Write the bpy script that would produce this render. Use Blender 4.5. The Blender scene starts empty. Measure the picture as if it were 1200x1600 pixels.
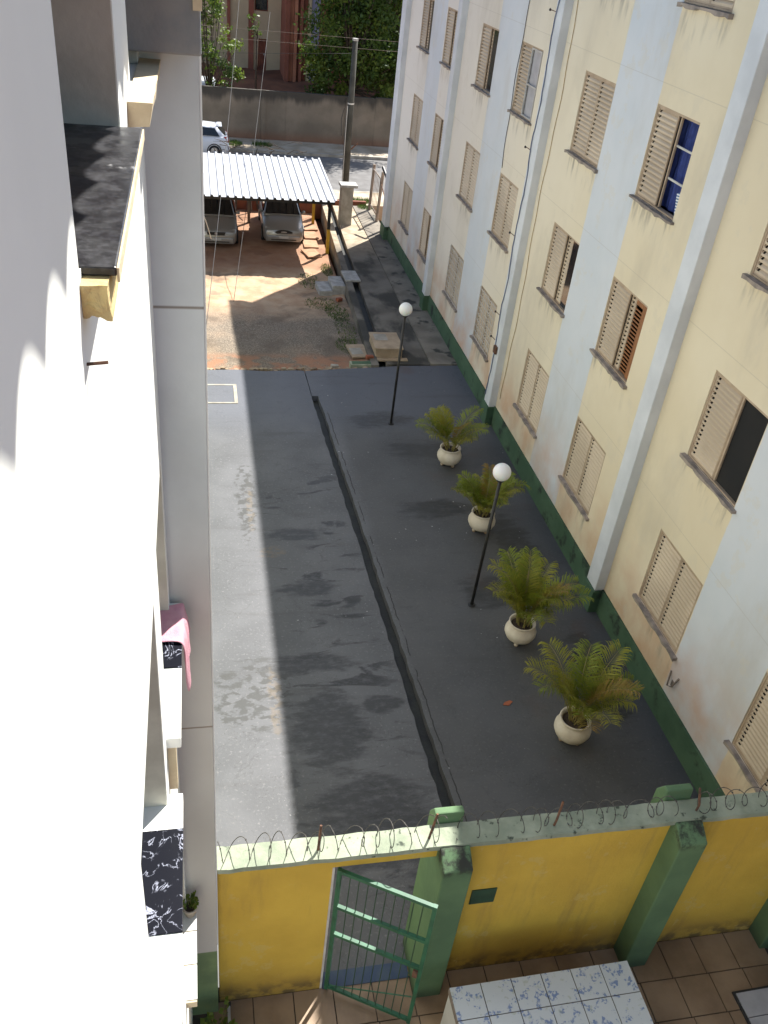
import bpy, bmesh, math, random
import numpy as np
from mathutils import Vector, Matrix
random.seed(7); rng = np.random.default_rng(7)
scene = bpy.context.scene
COL = scene.collection
R = math.radians

# ------------------------------------------------------------------ camera, sky, sun, exposure
CAM = Vector((0, 0, 9.8))
PITCH, YAW, ROLL = R(34.639), R(14.378), R(6.876)
fwd = Vector((math.sin(YAW) * math.cos(PITCH), math.cos(YAW) * math.cos(PITCH), -math.sin(PITCH)))
rgt = Vector((math.cos(YAW), -math.sin(YAW), 0)); upv = rgt.cross(fwd)
r2 = rgt * math.cos(ROLL) + upv * math.sin(ROLL); u2 = -rgt * math.sin(ROLL) + upv * math.cos(ROLL)
cd = bpy.data.cameras.new('camera'); cam = bpy.data.objects.new('camera', cd); COL.objects.link(cam)
mw = Matrix((r2, u2, -fwd)).transposed().to_4x4(); mw.translation = CAM
cam.matrix_world = mw
cd.sensor_fit = 'VERTICAL'; cd.sensor_height = 36; cd.lens = 1352.35 / 1600 * 36
cd.clip_start = 0.02; cd.clip_end = 3000
scene.camera = cam

SUN = Vector((5.4, 6.4, 10.6)).normalized()
w = bpy.data.worlds.new('World'); scene.world = w; w.use_nodes = True
wn = w.node_tree; bg = wn.nodes['Background']
sky = wn.nodes.new('ShaderNodeTexSky'); sky.sky_type = 'NISHITA'; sky.sun_disc = False
sky.sun_elevation = math.asin(SUN.z); sky.sun_rotation = math.atan2(SUN.x, SUN.y)
sky.air_density = 1.0; sky.dust_density = 1.0
wn.links.new(sky.outputs[0], bg.inputs[0]); bg.inputs[1].default_value = 0.085
sl = bpy.data.lights.new('sun', 'SUN'); sl.energy = 5.0; sl.angle = R(0.53); sl.color = (1, 0.96, 0.90)
so = bpy.data.objects.new('sun', sl); COL.objects.link(so)
so.rotation_euler = (-SUN).to_track_quat('-Z', 'Y').to_euler(); so.location = (10, 10, 30)
vs = scene.view_settings
vs.view_transform = 'Standard'; vs.look = 'None'; vs.gamma = 1; vs.use_curve_mapping = False; vs.exposure = 1.15

# ------------------------------------------------------------------ mesh helpers
class MB:
    def __init__(s): s.v = []; s.f = []
    def add(s, vs, fs):
        n = len(s.v); s.v += [tuple(p) for p in vs]; s.f += [tuple(i + n for i in f) for f in fs]; return s
    def box(s, x0, x1, y0, y1, z0, z1):
        return s.add([(x0,y0,z0),(x1,y0,z0),(x1,y1,z0),(x0,y1,z0),(x0,y0,z1),(x1,y0,z1),(x1,y1,z1),(x0,y1,z1)],
                     [(0,3,2,1),(4,5,6,7),(0,1,5,4),(1,2,6,5),(2,3,7,6),(3,0,4,7)])
    def prism(s, pts, z0, z1):                      # ccw polygon in xy
        n = len(pts); v = [(x,y,z0) for x,y in pts] + [(x,y,z1) for x,y in pts]
        f = [tuple(reversed(range(n))), tuple(range(n, 2*n))] + [(i,(i+1)%n,n+(i+1)%n,n+i) for i in range(n)]
        return s.add(v, f)
    def extr(s, pts, ax, a, b):                     # polygon extruded along axis ax ('x': pts=(y,z); 'y': pts=(x,z))
        n = len(pts)
        if ax == 'x': v = [(a,p,q) for p,q in pts] + [(b,p,q) for p,q in pts]
        else: v = [(p,a,q) for p,q in pts] + [(p,b,q) for p,q in pts]
        return s.add(v, [tuple(range(n)), tuple(reversed(range(n, 2*n)))] + [(i,n+i,n+(i+1)%n,(i+1)%n) for i in range(n)])
    def tube(s, pts, r, k=8, cap=True):
        pts = [Vector(p) for p in pts]; n = len(pts); rs = r if isinstance(r, (list, tuple)) else [r]*n
        prev = None; rings = []
        for i, p in enumerate(pts):
            d = (pts[min(i+1,n-1)] - pts[max(i-1,0)]).normalized()
            if prev is None: a = d.orthogonal().normalized()
            else:
                a = prev - d*prev.dot(d); a = a.normalized() if a.length > 1e-6 else d.orthogonal().normalized()
            prev = a; b = d.cross(a)
            rings.append([p + (a*math.cos(2*math.pi*j/k) + b*math.sin(2*math.pi*j/k))*rs[i] for j in range(k)])
        v = [q for g in rings for q in g]; f = []
        for i in range(n-1):
            for j in range(k): f.append((i*k+j, i*k+(j+1)%k, (i+1)*k+(j+1)%k, (i+1)*k+j))
        if cap: f += [tuple(reversed(range(k))), tuple(range((n-1)*k, n*k))]
        return s.add(v, f)
    def lathe(s, prof, c=(0,0,0), k=24):            # prof (r,z)
        v = []; f = []; n = len(prof)
        for r, z in prof:
            for j in range(k): v.append((c[0]+r*math.cos(2*math.pi*j/k), c[1]+r*math.sin(2*math.pi*j/k), c[2]+z))
        for i in range(n-1):
            for j in range(k): f.append((i*k+j, i*k+(j+1)%k, (i+1)*k+(j+1)%k, (i+1)*k+j))
        return s.add(v, f)
    def mesh(s, name, smooth=False):
        me = bpy.data.meshes.new(name); me.from_pydata(s.v, [], s.f); me.update()
        if smooth: me.shade_smooth()
        return me
    def build(s, name, mat, parent=None, smooth=False, bevel=0, loc=None, kind=None, auto=None):
        o = bpy.data.objects.new(name, s.mesh(name, smooth)); COL.objects.link(o)
        o.data.materials.append(mat)
        if parent: o.parent = parent
        if loc: o.location = loc
        if bevel:
            m = o.modifiers.new('b', 'BEVEL'); m.width = bevel; m.segments = 2; m.limit_method = 'ANGLE'
        if kind: o['kind'] = kind
        return o
def tag(o, label, cat, group=None):
    o['label'] = label; o['category'] = cat
    if group: o['group'] = group
    return o
def struct(o): o['kind'] = 'structure'; return o
def thing(name, label, cat, loc=(0,0,0), rz=0, group=None):
    o = bpy.data.objects.new(name, None); COL.objects.link(o); o.location = loc; o.rotation_euler = (0,0,rz)
    o.empty_display_size = .1
    return tag(o, label, cat, group)
def inst(name, me, mat, parent, loc=(0,0,0), rot=(0,0,0), sc=None):
    o = bpy.data.objects.new(name, me); COL.objects.link(o); o.parent = parent; o.location = loc; o.rotation_euler = rot
    if sc: o.scale = sc
    if mat and not me.materials: me.materials.append(mat)
    return o
def holed_wall(m, ax, p0, p1, u0, u1, z0, z1, holes):
    """slab between planes ax=p0 and ax=p1 with rectangular holes (u0,u1,z0,z1)"""
    us = sorted({u0, u1} | {h[i] for h in holes for i in (0, 1)}); zs = sorted({z0, z1} | {h[i] for h in holes for i in (2, 3)})
    inh = lambda u, z: any(h[0] < u < h[1] and h[2] < z < h[3] for h in holes)
    P = (lambda p, u, z: (p, u, z)) if ax == 'x' else (lambda p, u, z: (u, p, z))
    solid = lambda i, j: 0 <= i < len(us)-1 and 0 <= j < len(zs)-1 and not inh((us[i]+us[i+1])/2, (zs[j]+zs[j+1])/2)
    for i in range(len(us)-1):
        for j in range(len(zs)-1):
            if not solid(i, j): continue
            a, b, c, d = us[i], us[i+1], zs[j], zs[j+1]
            m.add([P(p0,a,c),P(p0,a,d),P(p0,b,d),P(p0,b,c)], [(0,1,2,3)])
            m.add([P(p1,a,c),P(p1,b,c),P(p1,b,d),P(p1,a,d)], [(0,1,2,3)])
            if not solid(i-1, j): m.add([P(p0,a,c),P(p1,a,c),P(p1,a,d),P(p0,a,d)], [(0,1,2,3)])
            if not solid(i+1, j): m.add([P(p0,b,c),P(p0,b,d),P(p1,b,d),P(p1,b,c)], [(0,1,2,3)])
            if not solid(i, j-1): m.add([P(p0,a,c),P(p0,b,c),P(p1,b,c),P(p1,a,c)], [(0,1,2,3)])
            if not solid(i, j+1): m.add([P(p0,a,d),P(p1,a,d),P(p1,b,d),P(p0,b,d)], [(0,1,2,3)])
    return m

# ------------------------------------------------------------------ material helpers
class Mt:
    def __init__(s, name):
        s.m = bpy.data.materials.new(name); s.m.use_nodes = True; s.t = s.m.node_tree
        s.b = s.t.nodes['Principled BSDF']; s._p = None
    def n(s, ty): return s.t.nodes.new(ty)
    def lk(s, v, sock):
        if isinstance(v, bpy.types.NodeSocket): s.t.links.new(v, sock)
        elif isinstance(v, (tuple, list)) and len(v) == 3 and sock.type == 'RGBA': sock.default_value = (*v, 1)
        else: sock.default_value = v
    def pos(s):
        if s._p is None:
            g = s.n('ShaderNodeNewGeometry'); s._p = g.outputs['Position']
            x = s.n('ShaderNodeSeparateXYZ'); s.t.links.new(s._p, x.inputs[0]); s.x, s.y, s.z = x.outputs
        return s._p
    def ma(s, op, a, b=0., c=0., cl=False):
        k = s.n('ShaderNodeMath'); k.operation = op; k.use_clamp = cl
        s.lk(a, k.inputs[0]); s.lk(b, k.inputs[1]); s.lk(c, k.inputs[2]); return k.outputs[0]
    def rng(s, v, a, b, c=0., d=1., smooth=True):
        k = s.n('ShaderNodeMapRange'); k.interpolation_type = 'SMOOTHSTEP' if smooth else 'LINEAR'
        s.lk(v, k.inputs[0]); s.lk(a, k.inputs[1]); s.lk(b, k.inputs[2]); s.lk(c, k.inputs[3]); s.lk(d, k.inputs[4]); return k.outputs[0]
    def noise(s, sc=1., det=5., st=(1,1,1), dist=0., rough=.55, off=(0,0,0), obj=False):
        k = s.n('ShaderNodeTexNoise'); k.inputs['Scale'].default_value = sc; k.inputs['Detail'].default_value = det
        k.inputs['Distortion'].default_value = dist; k.inputs['Roughness'].default_value = rough
        mp = s.n('ShaderNodeMapping'); mp.inputs['Scale'].default_value = st; mp.inputs['Location'].default_value = off
        if obj: tc = s.n('ShaderNodeTexCoord'); s.t.links.new(tc.outputs['Object'], mp.inputs[0])
        else: s.t.links.new(s.pos(), mp.inputs[0])
        s.t.links.new(mp.outputs[0], k.inputs['Vector']); return k.outputs[0]
    def mix(s, f, a, b):
        k = s.n('ShaderNodeMix'); k.data_type = 'RGBA'; s.lk(f, k.inputs[0]); s.lk(a, k.inputs[6]); s.lk(b, k.inputs[7]); return k.outputs[2]
    def band(s, v, a, b, e=.01):
        return s.ma('MULTIPLY', s.rng(v, a-e, a+e), s.rng(v, b-e, b+e, 1., 0.))
    def bump(s, h, st=.3, d=.01):
        k = s.n('ShaderNodeBump'); k.inputs['Strength'].default_value = st; k.inputs['Distance'].default_value = d
        s.t.links.new(h, k.inputs['Height']); s.t.links.new(k.outputs[0], s.b.inputs['Normal'])
    def out(s, col, rough=.8, metal=0., spec=None):
        s.lk(col, s.b.inputs['Base Color']); s.lk(rough, s.b.inputs['Roughness']); s.lk(metal, s.b.inputs['Metallic'])
        if spec is not None: s.b.inputs['Specular IOR Level'].default_value = spec
        return s.m
def vary(name, c1, c2, sc=3., rough=.8, metal=0., bump=.25, bsc=30., st=(1,1,1), spec=None, det=6., lo=.35, hi=.65):
    m = Mt(name); f = m.rng(m.noise(sc, det, st), lo, hi)
    if bump: m.bump(m.noise(bsc, 4, st), bump, .01)
    return m.out(m.mix(f, c1, c2), rough, metal, spec)

# facade of the shaded block: cream with pale blue vertical paint bands
XF = 6.80
WY = [6.57, 9.57, 13.09, 16.02, 19.65, 22.69, 26.15, 29.11]           # far edge of each window column
WW = 1.34; ZS = [1.20, 3.85, 6.50, 9.15]; WH = 1.34
BANDS = [(6.57, 8.22), (13.1, 14.68), (19.66, 21.4), (26.2, 27.78)]
m = Mt('facade paint'); m.pos()
cream = m.mix(m.rng(m.noise(.7, 6), .3, .7), (.75,.66,.48), (.70,.605,.425))
cream = m.mix(m.rng(m.y, 11., 27.), cream, (.74,.70,.63))  # far bays whitened: the whiter light on them is put into the colour
blue = m.mix(m.rng(m.noise(1.1, 6), .3, .7), (.63,.655,.68), (.585,.62,.65))
bm = None; ywob = m.ma('ADD', m.y, m.ma('MULTIPLY', m.ma('SUBTRACT', m.noise(6, 4), .5), .05))
for a, b in BANDS:
    q = m.band(ywob, a, b, .012); bm = q if bm is None else m.ma('MAXIMUM', bm, q)
col = m.mix(bm, cream, blue)
seam = None
for zz in (2.83, 5.48, 8.13):
    q = m.band(m.z, zz-.006, zz+.006, .004); seam = q if seam is None else m.ma('MAXIMUM', seam, q)
col = m.mix(m.ma('MULTIPLY', seam, .28), col, (.35,.31,.25))
# red soil splashed up the foot of the wall, sooty runs below the sills
soil = m.ma('MULTIPLY', m.rng(m.z, .3, 2.6, 1., 0.), m.rng(m.noise(1.3, 7), .28, .75))
col = m.mix(m.ma('MULTIPLY', soil, .85), col, (.56,.31,.17))
wm = None
for yy in WY:
    q = m.band(m.y, yy-WW-.05, yy+.05, .1); wm = q if wm is None else m.ma('MAXIMUM', wm, q)
sm = None
for zz in ZS:
    q = m.ma('MULTIPLY', m.rng(m.z, zz-.55, zz-.05), m.rng(m.z, zz-.05, zz, 1., 0.)); sm = q if sm is None else m.ma('MAXIMUM', sm, q)
run = m.ma('MULTIPLY', m.ma('MULTIPLY', wm, sm), m.rng(m.noise(3., 6, (1, 2.5, .5)), .46, .74))
col = m.mix(m.ma('MULTIPLY', run, .75), col, (.20,.18,.15))
cl = m.rng(m.noise(.6, 9, (1,1,.45), off=(3,1,7), rough=.62), .47, .72)
col = m.mix(m.ma('MULTIPLY', cl, .42), col, (.43,.38,.30))
pat = m.ma('MULTIPLY', m.rng(m.noise(1.8, 9, off=(9,9,2), rough=.7), .58, .62), .25)
col = m.mix(pat, col, (.62,.56,.44))
m.bump(m.noise(14, 6), .12, .01)
M_FAC = m.out(col, .85)
M_PIL = vary('pilaster paint', (.66,.68,.70), (.56,.58,.60), 1.2, .85, bump=.12, bsc=16)
m = Mt('green plinth paint'); m.pos()
c = m.mix(m.rng(m.noise(1.6, 7), .35, .65), (.045,.095,.052), (.065,.125,.07))
c = m.mix(m.rng(m.noise(2.4, 8, off=(5,2,1)), .55, .68), c, (.018,.028,.02)); m.bump(m.noise(20, 6), .3, .01)
M_PLI = m.out(c, .8)
M_SILL = vary('weathered sill stone', (.36,.30,.25), (.20,.17,.15), 5, .9, bump=.6, bsc=25)
M_SHUT = vary('tan shutter enamel', (.60,.485,.345), (.48,.38,.265), .55, .5, bump=.05, bsc=40, lo=.4, hi=.6)
M_SHUTF = vary('tan shutter frame enamel', (.46,.35,.24), (.36,.27,.185), 4, .5, bump=.04)
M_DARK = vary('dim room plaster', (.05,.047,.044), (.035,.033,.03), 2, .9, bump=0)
M_HOLE = vary('cavity shade black', (.012,.011,.01), (.008,.008,.008), 2, .9, bump=0)  # black painted in for the shade behind slats and inside the open window
m = Mt('window glass'); m.b.inputs['Coat Weight'].default_value = .3
M_GLASS = m.out((.012,.014,.016), .06, 0., .6)
M_WOOD = vary('varnished wood', (.30,.12,.035), (.20,.07,.02), 5, .45, st=(1,8,.4), bump=.1)
m = Mt('navy curtain'); m.pos(); wv = m.n('ShaderNodeTexWave'); wv.inputs['Scale'].default_value = 3.; wv.bands_direction = 'Y'; wv.inputs['Distortion'].default_value = 3
m.t.links.new(m.pos(), wv.inputs[0]); m.bump(wv.outputs[1], .6, .05)
M_NAVY = m.out(m.mix(m.rng(m.noise(4, 3), .4, .6), (.018,.035,.17), (.03,.055,.24)), .8)
m = Mt('striped cloth'); m.pos()
st = m.ma('SINE', m.ma('MULTIPLY', m.z, 150.)); M_STRIPE = m.out(m.mix(m.rng(st, -.2, .2), (.75,.77,.8), (.12,.2,.35)), .9)
M_ALU = vary('pale aluminium', (.55,.55,.52), (.45,.45,.43), 6, .45, bump=0, metal=.3)
M_GRILLE = vary('window grille paint', (.62,.60,.56), (.5,.48,.45), 6, .6, bump=0)
M_CABLE = vary('black cable', (.02,.02,.022), (.03,.03,.03), 9, .6, bump=0)
M_CABLEB = vary('blue grey cable', (.10,.13,.22), (.16,.18,.25), 9, .6, bump=0)
M_CABLEO = vary('ochre cable', (.42,.28,.10), (.3,.2,.09), 9, .6, bump=0)
M_RUST = vary('rusted iron', (.16,.075,.04), (.07,.04,.028), 14, .85, bump=.4, bsc=60)
M_ROOF = vary('fibre cement roofing', (.30,.28,.26), (.19,.18,.17), 2, .9, bump=.3)

# slab of the alley: grey paint worn, wetted and mossy; sky reflection painted in at the far end
m = Mt('alley slab paint'); m.pos()
base = m.mix(m.rng(m.noise(.8, 8), .3, .7), (.118,.121,.131), (.084,.087,.094))
base = m.mix(m.rng(m.noise(22, 3), .55, .75), base, (.155,.155,.16))
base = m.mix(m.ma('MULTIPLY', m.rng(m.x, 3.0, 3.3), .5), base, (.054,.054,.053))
base = m.mix(m.ma('MULTIPLY', m.rng(m.y, 16.2, 18.2), .5), base, (.11,.122,.155))  # far end bluer: sky reflection painted into the slab colour
streak = m.noise(1.1, 9, (.9, 2.6, 1), dist=.6, rough=.62)
near = m.rng(m.ma('ABSOLUTE', m.ma('SUBTRACT', m.x, 1.95)), .5, 1.35, 1., 0.)
yz = m.ma('MULTIPLY', m.rng(m.y, 5., 5.8), m.rng(m.y, 14.4, 16.2, 1., 0.))
dm = m.ma('MULTIPLY', m.ma('MULTIPLY', near, yz), m.rng(streak, .54, .62))
bn = m.ma('MULTIPLY', m.ma('SUBTRACT', m.noise(2.0, 7, (.75,2.3,1), rough=.66), .5), 2.6)
def blob(cx, cy, rx, ry, e=.35):
    dx = m.ma('DIVIDE', m.ma('SUBTRACT', m.x, cx), rx); dy = m.ma('DIVIDE', m.ma('SUBTRACT', m.y, cy), ry)
    d = m.ma('SQRT', m.ma('ADD', m.ma('MULTIPLY', dx, dx), m.ma('MULTIPLY', dy, dy)))
    d = m.ma('ADD', d, bn)
    return m.rng(d, 1-e, 1+e, 1., 0.)
for b_ in ((2.1,6.75,.75,.75,.28),(1.75,8.35,.55,.75,.28),(2.55,8.75,.28,.2,.28),(1.6,9.7,.7,.22,.28),(1.75,11.5,.5,.2,.28),(1.65,13.1,.55,.18,.28),(4.9,16.1,.8,.4,.3),(4.1,17.5,.7,.35,.3),(4.75,13.8,.8,.3,.3),(5.0,11.2,.5,.4,.3),(5.9,12.3,.35,1.2,.3),(6.2,9.0,.3,1.0,.3)):
    dm = m.ma('MAXIMUM', dm, m.ma('MULTIPLY', blob(*b_), .85))
dm = m.ma('MULTIPLY', dm, m.rng(m.noise(7, 9, (.8,1.6,1), off=(3,7,0), rough=.72), .30, .56, .35, 1.))
base = m.mix(m.ma('MULTIPLY', dm, .9), base, (.020,.021,.020))
# bare worn patch in the lit strip, ochre cement showing through
bare = m.ma('MAXIMUM', m.ma('MULTIPLY', blob(.62,9.1,.55,.7,.2), m.rng(m.noise(5, 8, (1,1.6,1)), .47, .56)), m.ma('MULTIPLY', blob(.85,14.3,.2,1.3,.2), m.rng(m.noise(6, 8), .45, .55)))
base = m.mix(bare, base, (.055,.057,.057))
hair = m.ma('ABSOLUTE', m.ma('SUBTRACT', m.noise(.9, 7, off=(6,1,2), dist=.4), .5))
base = m.mix(m.ma('MULTIPLY', m.rng(hair, .0015, .005, 1., 0.), .22), base, (.03,.03,.03))
grit = m.ma('MULTIPLY', m.rng(m.noise(38, 3, off=(2,2,0)), .60, .68), m.rng(m.noise(1.4, 6, off=(8,8,0)), .45, .62))
base = m.mix(m.ma('MULTIPLY', grit, .6), base, (.04,.038,.034))
drag = m.rng(m.noise(1.2, 8, (.35,2.4,1), off=(5,0,0)), .55, .75)
base = m.mix(m.ma('MULTIPLY', drag, .3), base, (.045,.043,.04))
och = m.ma('MULTIPLY', m.ma('MAXIMUM', blob(.98,8.9,.09,.6,.3), m.ma('MAXIMUM', blob(.9,14.0,.08,.7,.3), blob(1.2,12.6,.25,.15,.3))), m.rng(m.noise(9, 6), .42, .55))
base = m.mix(m.ma('MULTIPLY', och, .35), base, (.19,.14,.085))
pk = m.ma('MULTIPLY', m.rng(m.noise(11, 2, off=(4,4,4)), .72, .75), m.rng(m.noise(.6, 3, off=(1,8,0)), .5, .62))
base = m.mix(m.ma('MULTIPLY', pk, .7), base, (.5,.5,.5))
# crack that follows the drain on its right
cx = m.ma('ADD', 3.32, m.ma('MULTIPLY', m.ma('SUBTRACT', 6.9, m.y), .0365))
cx = m.ma('ADD', cx, m.ma('MULTIPLY', m.ma('SUBTRACT', m.noise(3.5, 6, (.3,1,1)), .5), .10))
crk = m.ma('MULTIPLY', m.rng(m.ma('ABSOLUTE', m.ma('SUBTRACT', m.x, cx)), .006, .013, 1., 0.), m.rng(m.y, 17.5, 18.2, 1., 0.))
crk = m.ma('MULTIPLY', crk, m.rng(m.noise(1.7, 4), .40, .48))
base = m.mix(m.ma('MULTIPLY', crk, .9), base, (.015,.015,.014))
red = m.ma('MULTIPLY', m.rng(m.noise(.9, 5, off=(2,9,0)), .56, .7), m.rng(m.x, 4.4, 5.2))
base = m.mix(m.ma('MULTIPLY', red, .35), base, (.10,.055,.04))
m.bump(m.noise(24, 5), .18, .012)
M_SLAB = m.out(base, m.mix(dm, (.62,.62,.62), (.42,.42,.42)), 0., .4)
M_DRAIN = vary('drain slime', (.010,.011,.009), (.022,.024,.018), 4, .6, bump=.5)
M_EDGE = vary('broken cement', (.36,.29,.20), (.22,.15,.10), 4, .95, bump=.7, bsc=18)

m = Mt('yard soil and gravel'); m.pos()
g1 = m.mix(m.rng(m.noise(26, 3), .42, .62), (.14,.115,.088), (.27,.22,.165))
s1 = m.mix(m.rng(m.noise(2.2, 8), .35, .65), (.50,.36,.235), (.41,.26,.155))
f = m.ma('ADD', m.rng(m.y, 23.2, 26.0), m.ma('MULTIPLY', m.ma('SUBTRACT', m.noise(.8, 6), .5), 1.4), cl=True)
c = m.mix(f, g1, s1)
c = m.mix(m.ma('MULTIPLY', m.rng(m.noise(1.1, 7, off=(7,3,0)), .5, .66), .6), c, (.12,.09,.065))
c = m.mix(m.ma('MULTIPLY', m.rng(m.y, 27.6, 29.), .6), c, (.26,.11,.06))
c = m.mix(m.ma('MULTIPLY', m.ma('MULTIPLY', m.rng(m.y, 20.9, 21.5, 1., 0.), m.rng(m.noise(2.1, 6), .4, .55)), .8), c, (.33,.16,.09))
m.bump(m.ma('ADD', m.noise(40, 4), m.noise(9, 5)), .6, .02)
M_YARD = m.out(c, .95)
m = Mt('walkway cement'); m.pos()
c = m.mix(m.rng(m.noise(1.3, 8), .35, .65), (.19,.17,.14), (.12,.105,.085))
c = m.mix(m.ma('MULTIPLY', m.rng(m.y, 28.5, 31.0), .85), c, m.mix(m.rng(m.noise(2.5,6),.4,.6), (.46,.38,.27), (.32,.25,.17)))
mo = m.ma('MULTIPLY', m.rng(m.noise(.9, 9, (1,.5,1), off=(1,5,0)), .45, .56), m.rng(m.y, 28.5, 30.5, 1., 0.))
c = m.mix(m.ma('MULTIPLY', mo, .85), c, (.035,.034,.028)); m.bump(m.noise(14, 7), .5, .015)
M_WALK = m.out(c, .9)
m = Mt('pale apron cement'); m.pos()
c = m.mix(m.rng(m.noise(1.6, 8), .35, .65), (.23,.205,.165), (.15,.13,.105))
c = m.mix(m.rng(m.noise(2, 8, off=(3,1,1)), .54, .64), c, (.05,.048,.04)); m.bump(m.noise(14, 7), .5, .015)
M_APRON = m.out(c, .9)
M_ASPH = vary('asphalt', (.17,.165,.16), (.13,.125,.12), 2, .9, bump=.4, bsc=40)
M_PAVE = vary('pale pavement', (.50,.43,.33), (.36,.29,.20), 1.2, .9, bump=.4)
M_EARTH = vary('red earth', (.24,.10,.05), (.15,.06,.032), .8, .95, bump=.5, bsc=8)
M_BRICKR = vary('red painted low wall', (.22,.07,.035), (.15,.05,.03), 3, .85, bump=.5)
m = Mt('stained block wall'); m.pos()
c = m.mix(m.rng(m.noise(.7, 8), .35, .65), (.25,.205,.155), (.17,.14,.105))
c = m.mix(m.ma('MULTIPLY', m.rng(m.ma('ADD', m.z, m.ma('MULTIPLY', m.noise(1.4, 6, (1,1,.15)), 1.4)), 2.35, 2.75), .85), c, (.04,.037,.032))
c = m.mix(m.ma('MULTIPLY', m.rng(m.z, 0, .55, 1., 0.), .6), c, (.20,.085,.045)); m.bump(m.noise(8, 7), .5, .02)
M_BWALL = m.out(c, .95)

M_WHITE = vary('white wall paint', (.82,.835,.78), (.77,.785,.735), 1.3, .8, bump=.08, bsc=12)
m = Mt('grey render of the wing'); m.pos()
c = m.mix(m.rng(m.noise(1.1, 7), .35, .65), (.60,.645,.645), (.52,.56,.56))
c = m.mix(m.ma('MULTIPLY', m.rng(m.z, 6.8, 5.2), .55), c, (.50,.43,.34))
c = m.mix(m.band(m.z, 7.905, 7.92, .006), c, (.25,.23,.2)); c = m.mix(m.band(m.z, 4.5, 4.515, .006), c, (.25,.2,.15))
c = m.mix(m.rng(m.z, 1.215, 1.225, 1., 0.), c, m.mix(m.rng(m.noise(3,6),.4,.6), (.21,.29,.13), (.16,.23,.11)))
m.bump(m.noise(18, 6), .2, .01); M_WING = m.out(c, .88)
M_BLOCK = vary('dark blue grey render', (.20,.22,.235), (.28,.28,.27), 3, .9, bump=.3)  # darker and bluer than the render of the wing
M_JAMB = vary('beige jamb plaster', (.60,.58,.49), (.50,.48,.40), 4, .9, bump=.3, bsc=20)
m = Mt('black granite'); m.pos()
sp = m.ma('MULTIPLY', m.rng(m.noise(7, 4, (1,.5,1), off=(3,3,3)), .64, .70), .8)
c = m.mix(m.rng(m.noise(60, 3), .4, .7), (.012,.012,.014), (.035,.035,.04)); c = m.mix(sp, c, (.42,.42,.42))
M_GRAN = m.out(c, m.mix(m.rng(m.noise(9, 5), .4, .6), (.28,.28,.28), (.5,.5,.5)), 0., .5)
m = Mt('black veined marble'); m.pos()
n1 = m.noise(7, 6, (1,.8,1), dist=1.6); v1 = m.rng(m.ma('ABSOLUTE', m.ma('SUBTRACT', n1, .5)), .003, .016, 1., 0.)
v1 = m.ma('MULTIPLY', v1, m.rng(m.noise(9, 3, off=(2,2,2)), .46, .58))
M_MARB = m.out(m.mix(v1, (.006,.007,.012), (.35,.37,.45)), .35, 0., .12)
M_MORT = vary('ochre mortar', (.58,.45,.20), (.42,.33,.17), 9, .95, bump=.9, bsc=30)
M_LEDGE = vary('cream ledge cement', (.66,.56,.38), (.56,.46,.30), 6, .9, bump=.4)
M_PINK = vary('pink terry cloth', (.66,.36,.41), (.60,.29,.35), 12, .95, bump=.7, bsc=140)
M_YEL = None
m = Mt('yellow wall paint'); m.pos()
c = m.mix(m.rng(m.noise(1.2, 8), .35, .65), (.66,.44,.06), (.58,.375,.05))
c = m.mix(m.ma('MULTIPLY', m.rng(m.ma('ADD', m.z, m.ma('MULTIPLY', m.noise(1.5, 6), .8)), 1.2, .35), .5), c, (.20,.11,.03))
c = m.mix(m.ma('MULTIPLY', m.rng(m.noise(2.2, 8, (1.8,1,.25), off=(4,2,0), rough=.65), .5, .75), .45), c, (.30,.19,.06))
c = m.mix(m.ma('MULTIPLY', m.rng(m.noise(3.1, 9, off=(1,6,3), rough=.7), .585, .61), .4), c, (.60,.46,.16))
c = m.mix(m.ma('MULTIPLY', m.ma('MULTIPLY', m.rng(m.z, .02, .38, 1., 0.), m.rng(m.noise(6, 7), .4, .6)), .8), c, (.09,.06,.03))
m.bump(m.noise(10, 8, rough=.65), .45, .02); M_YEL = m.out(c, .8)
m = Mt('green post paint'); m.pos()
c = m.mix(m.rng(m.noise(1.8, 8), .35, .65), (.115,.20,.095), (.085,.155,.075))
c = m.mix(m.ma('MULTIPLY', m.rng(m.noise(7, 8, off=(3,3,3), rough=.65), .42, .60), m.ma('MULTIPLY', m.rng(m.z, 2.25, 2.40), m.rng(m.y, 4.70, 4.68))), c, (.025,.028,.02))
c = m.mix(m.ma('MULTIPLY', m.rng(m.z, .0, .3, 1., 0.), .7), c, (.03,.045,.025)); m.bump(m.noise(16, 7), .3, .01)
M_GPOST = m.out(c, .8)
m = Mt('weathered green coping'); m.pos()
c = m.mix(m.rng(m.noise(3, 8), .35, .65), (.33,.36,.27), (.215,.25,.18))
c = m.mix(m.rng(m.noise(9, 7, off=(1,4,0)), .60, .70), c, (.05,.065,.045)); m.bump(m.noise(22, 6), .5, .012)
M_COP = m.out(c, .85)
M_GATE = vary('green gate enamel', (.025,.13,.065), (.018,.09,.045), 6, .5, bump=.05)
M_WIRE = vary('galvanised wire', (.11,.105,.095), (.06,.055,.05), 20, .6, metal=.5, bump=0)
M_TERRA = vary('brown floor tile', (.31,.215,.135), (.19,.125,.075), 1.4, .5, bump=.2, bsc=20)
M_GROUT = vary('dark grout', (.08,.06,.045), (.05,.04,.03), 6, .95, bump=.2)
m = Mt('white tile with blue blossoms'); m.pos()
b1 = m.ma('MULTIPLY', m.rng(m.noise(11, 4), .535, .60), m.rng(m.noise(34, 3), .42, .56))
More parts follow.
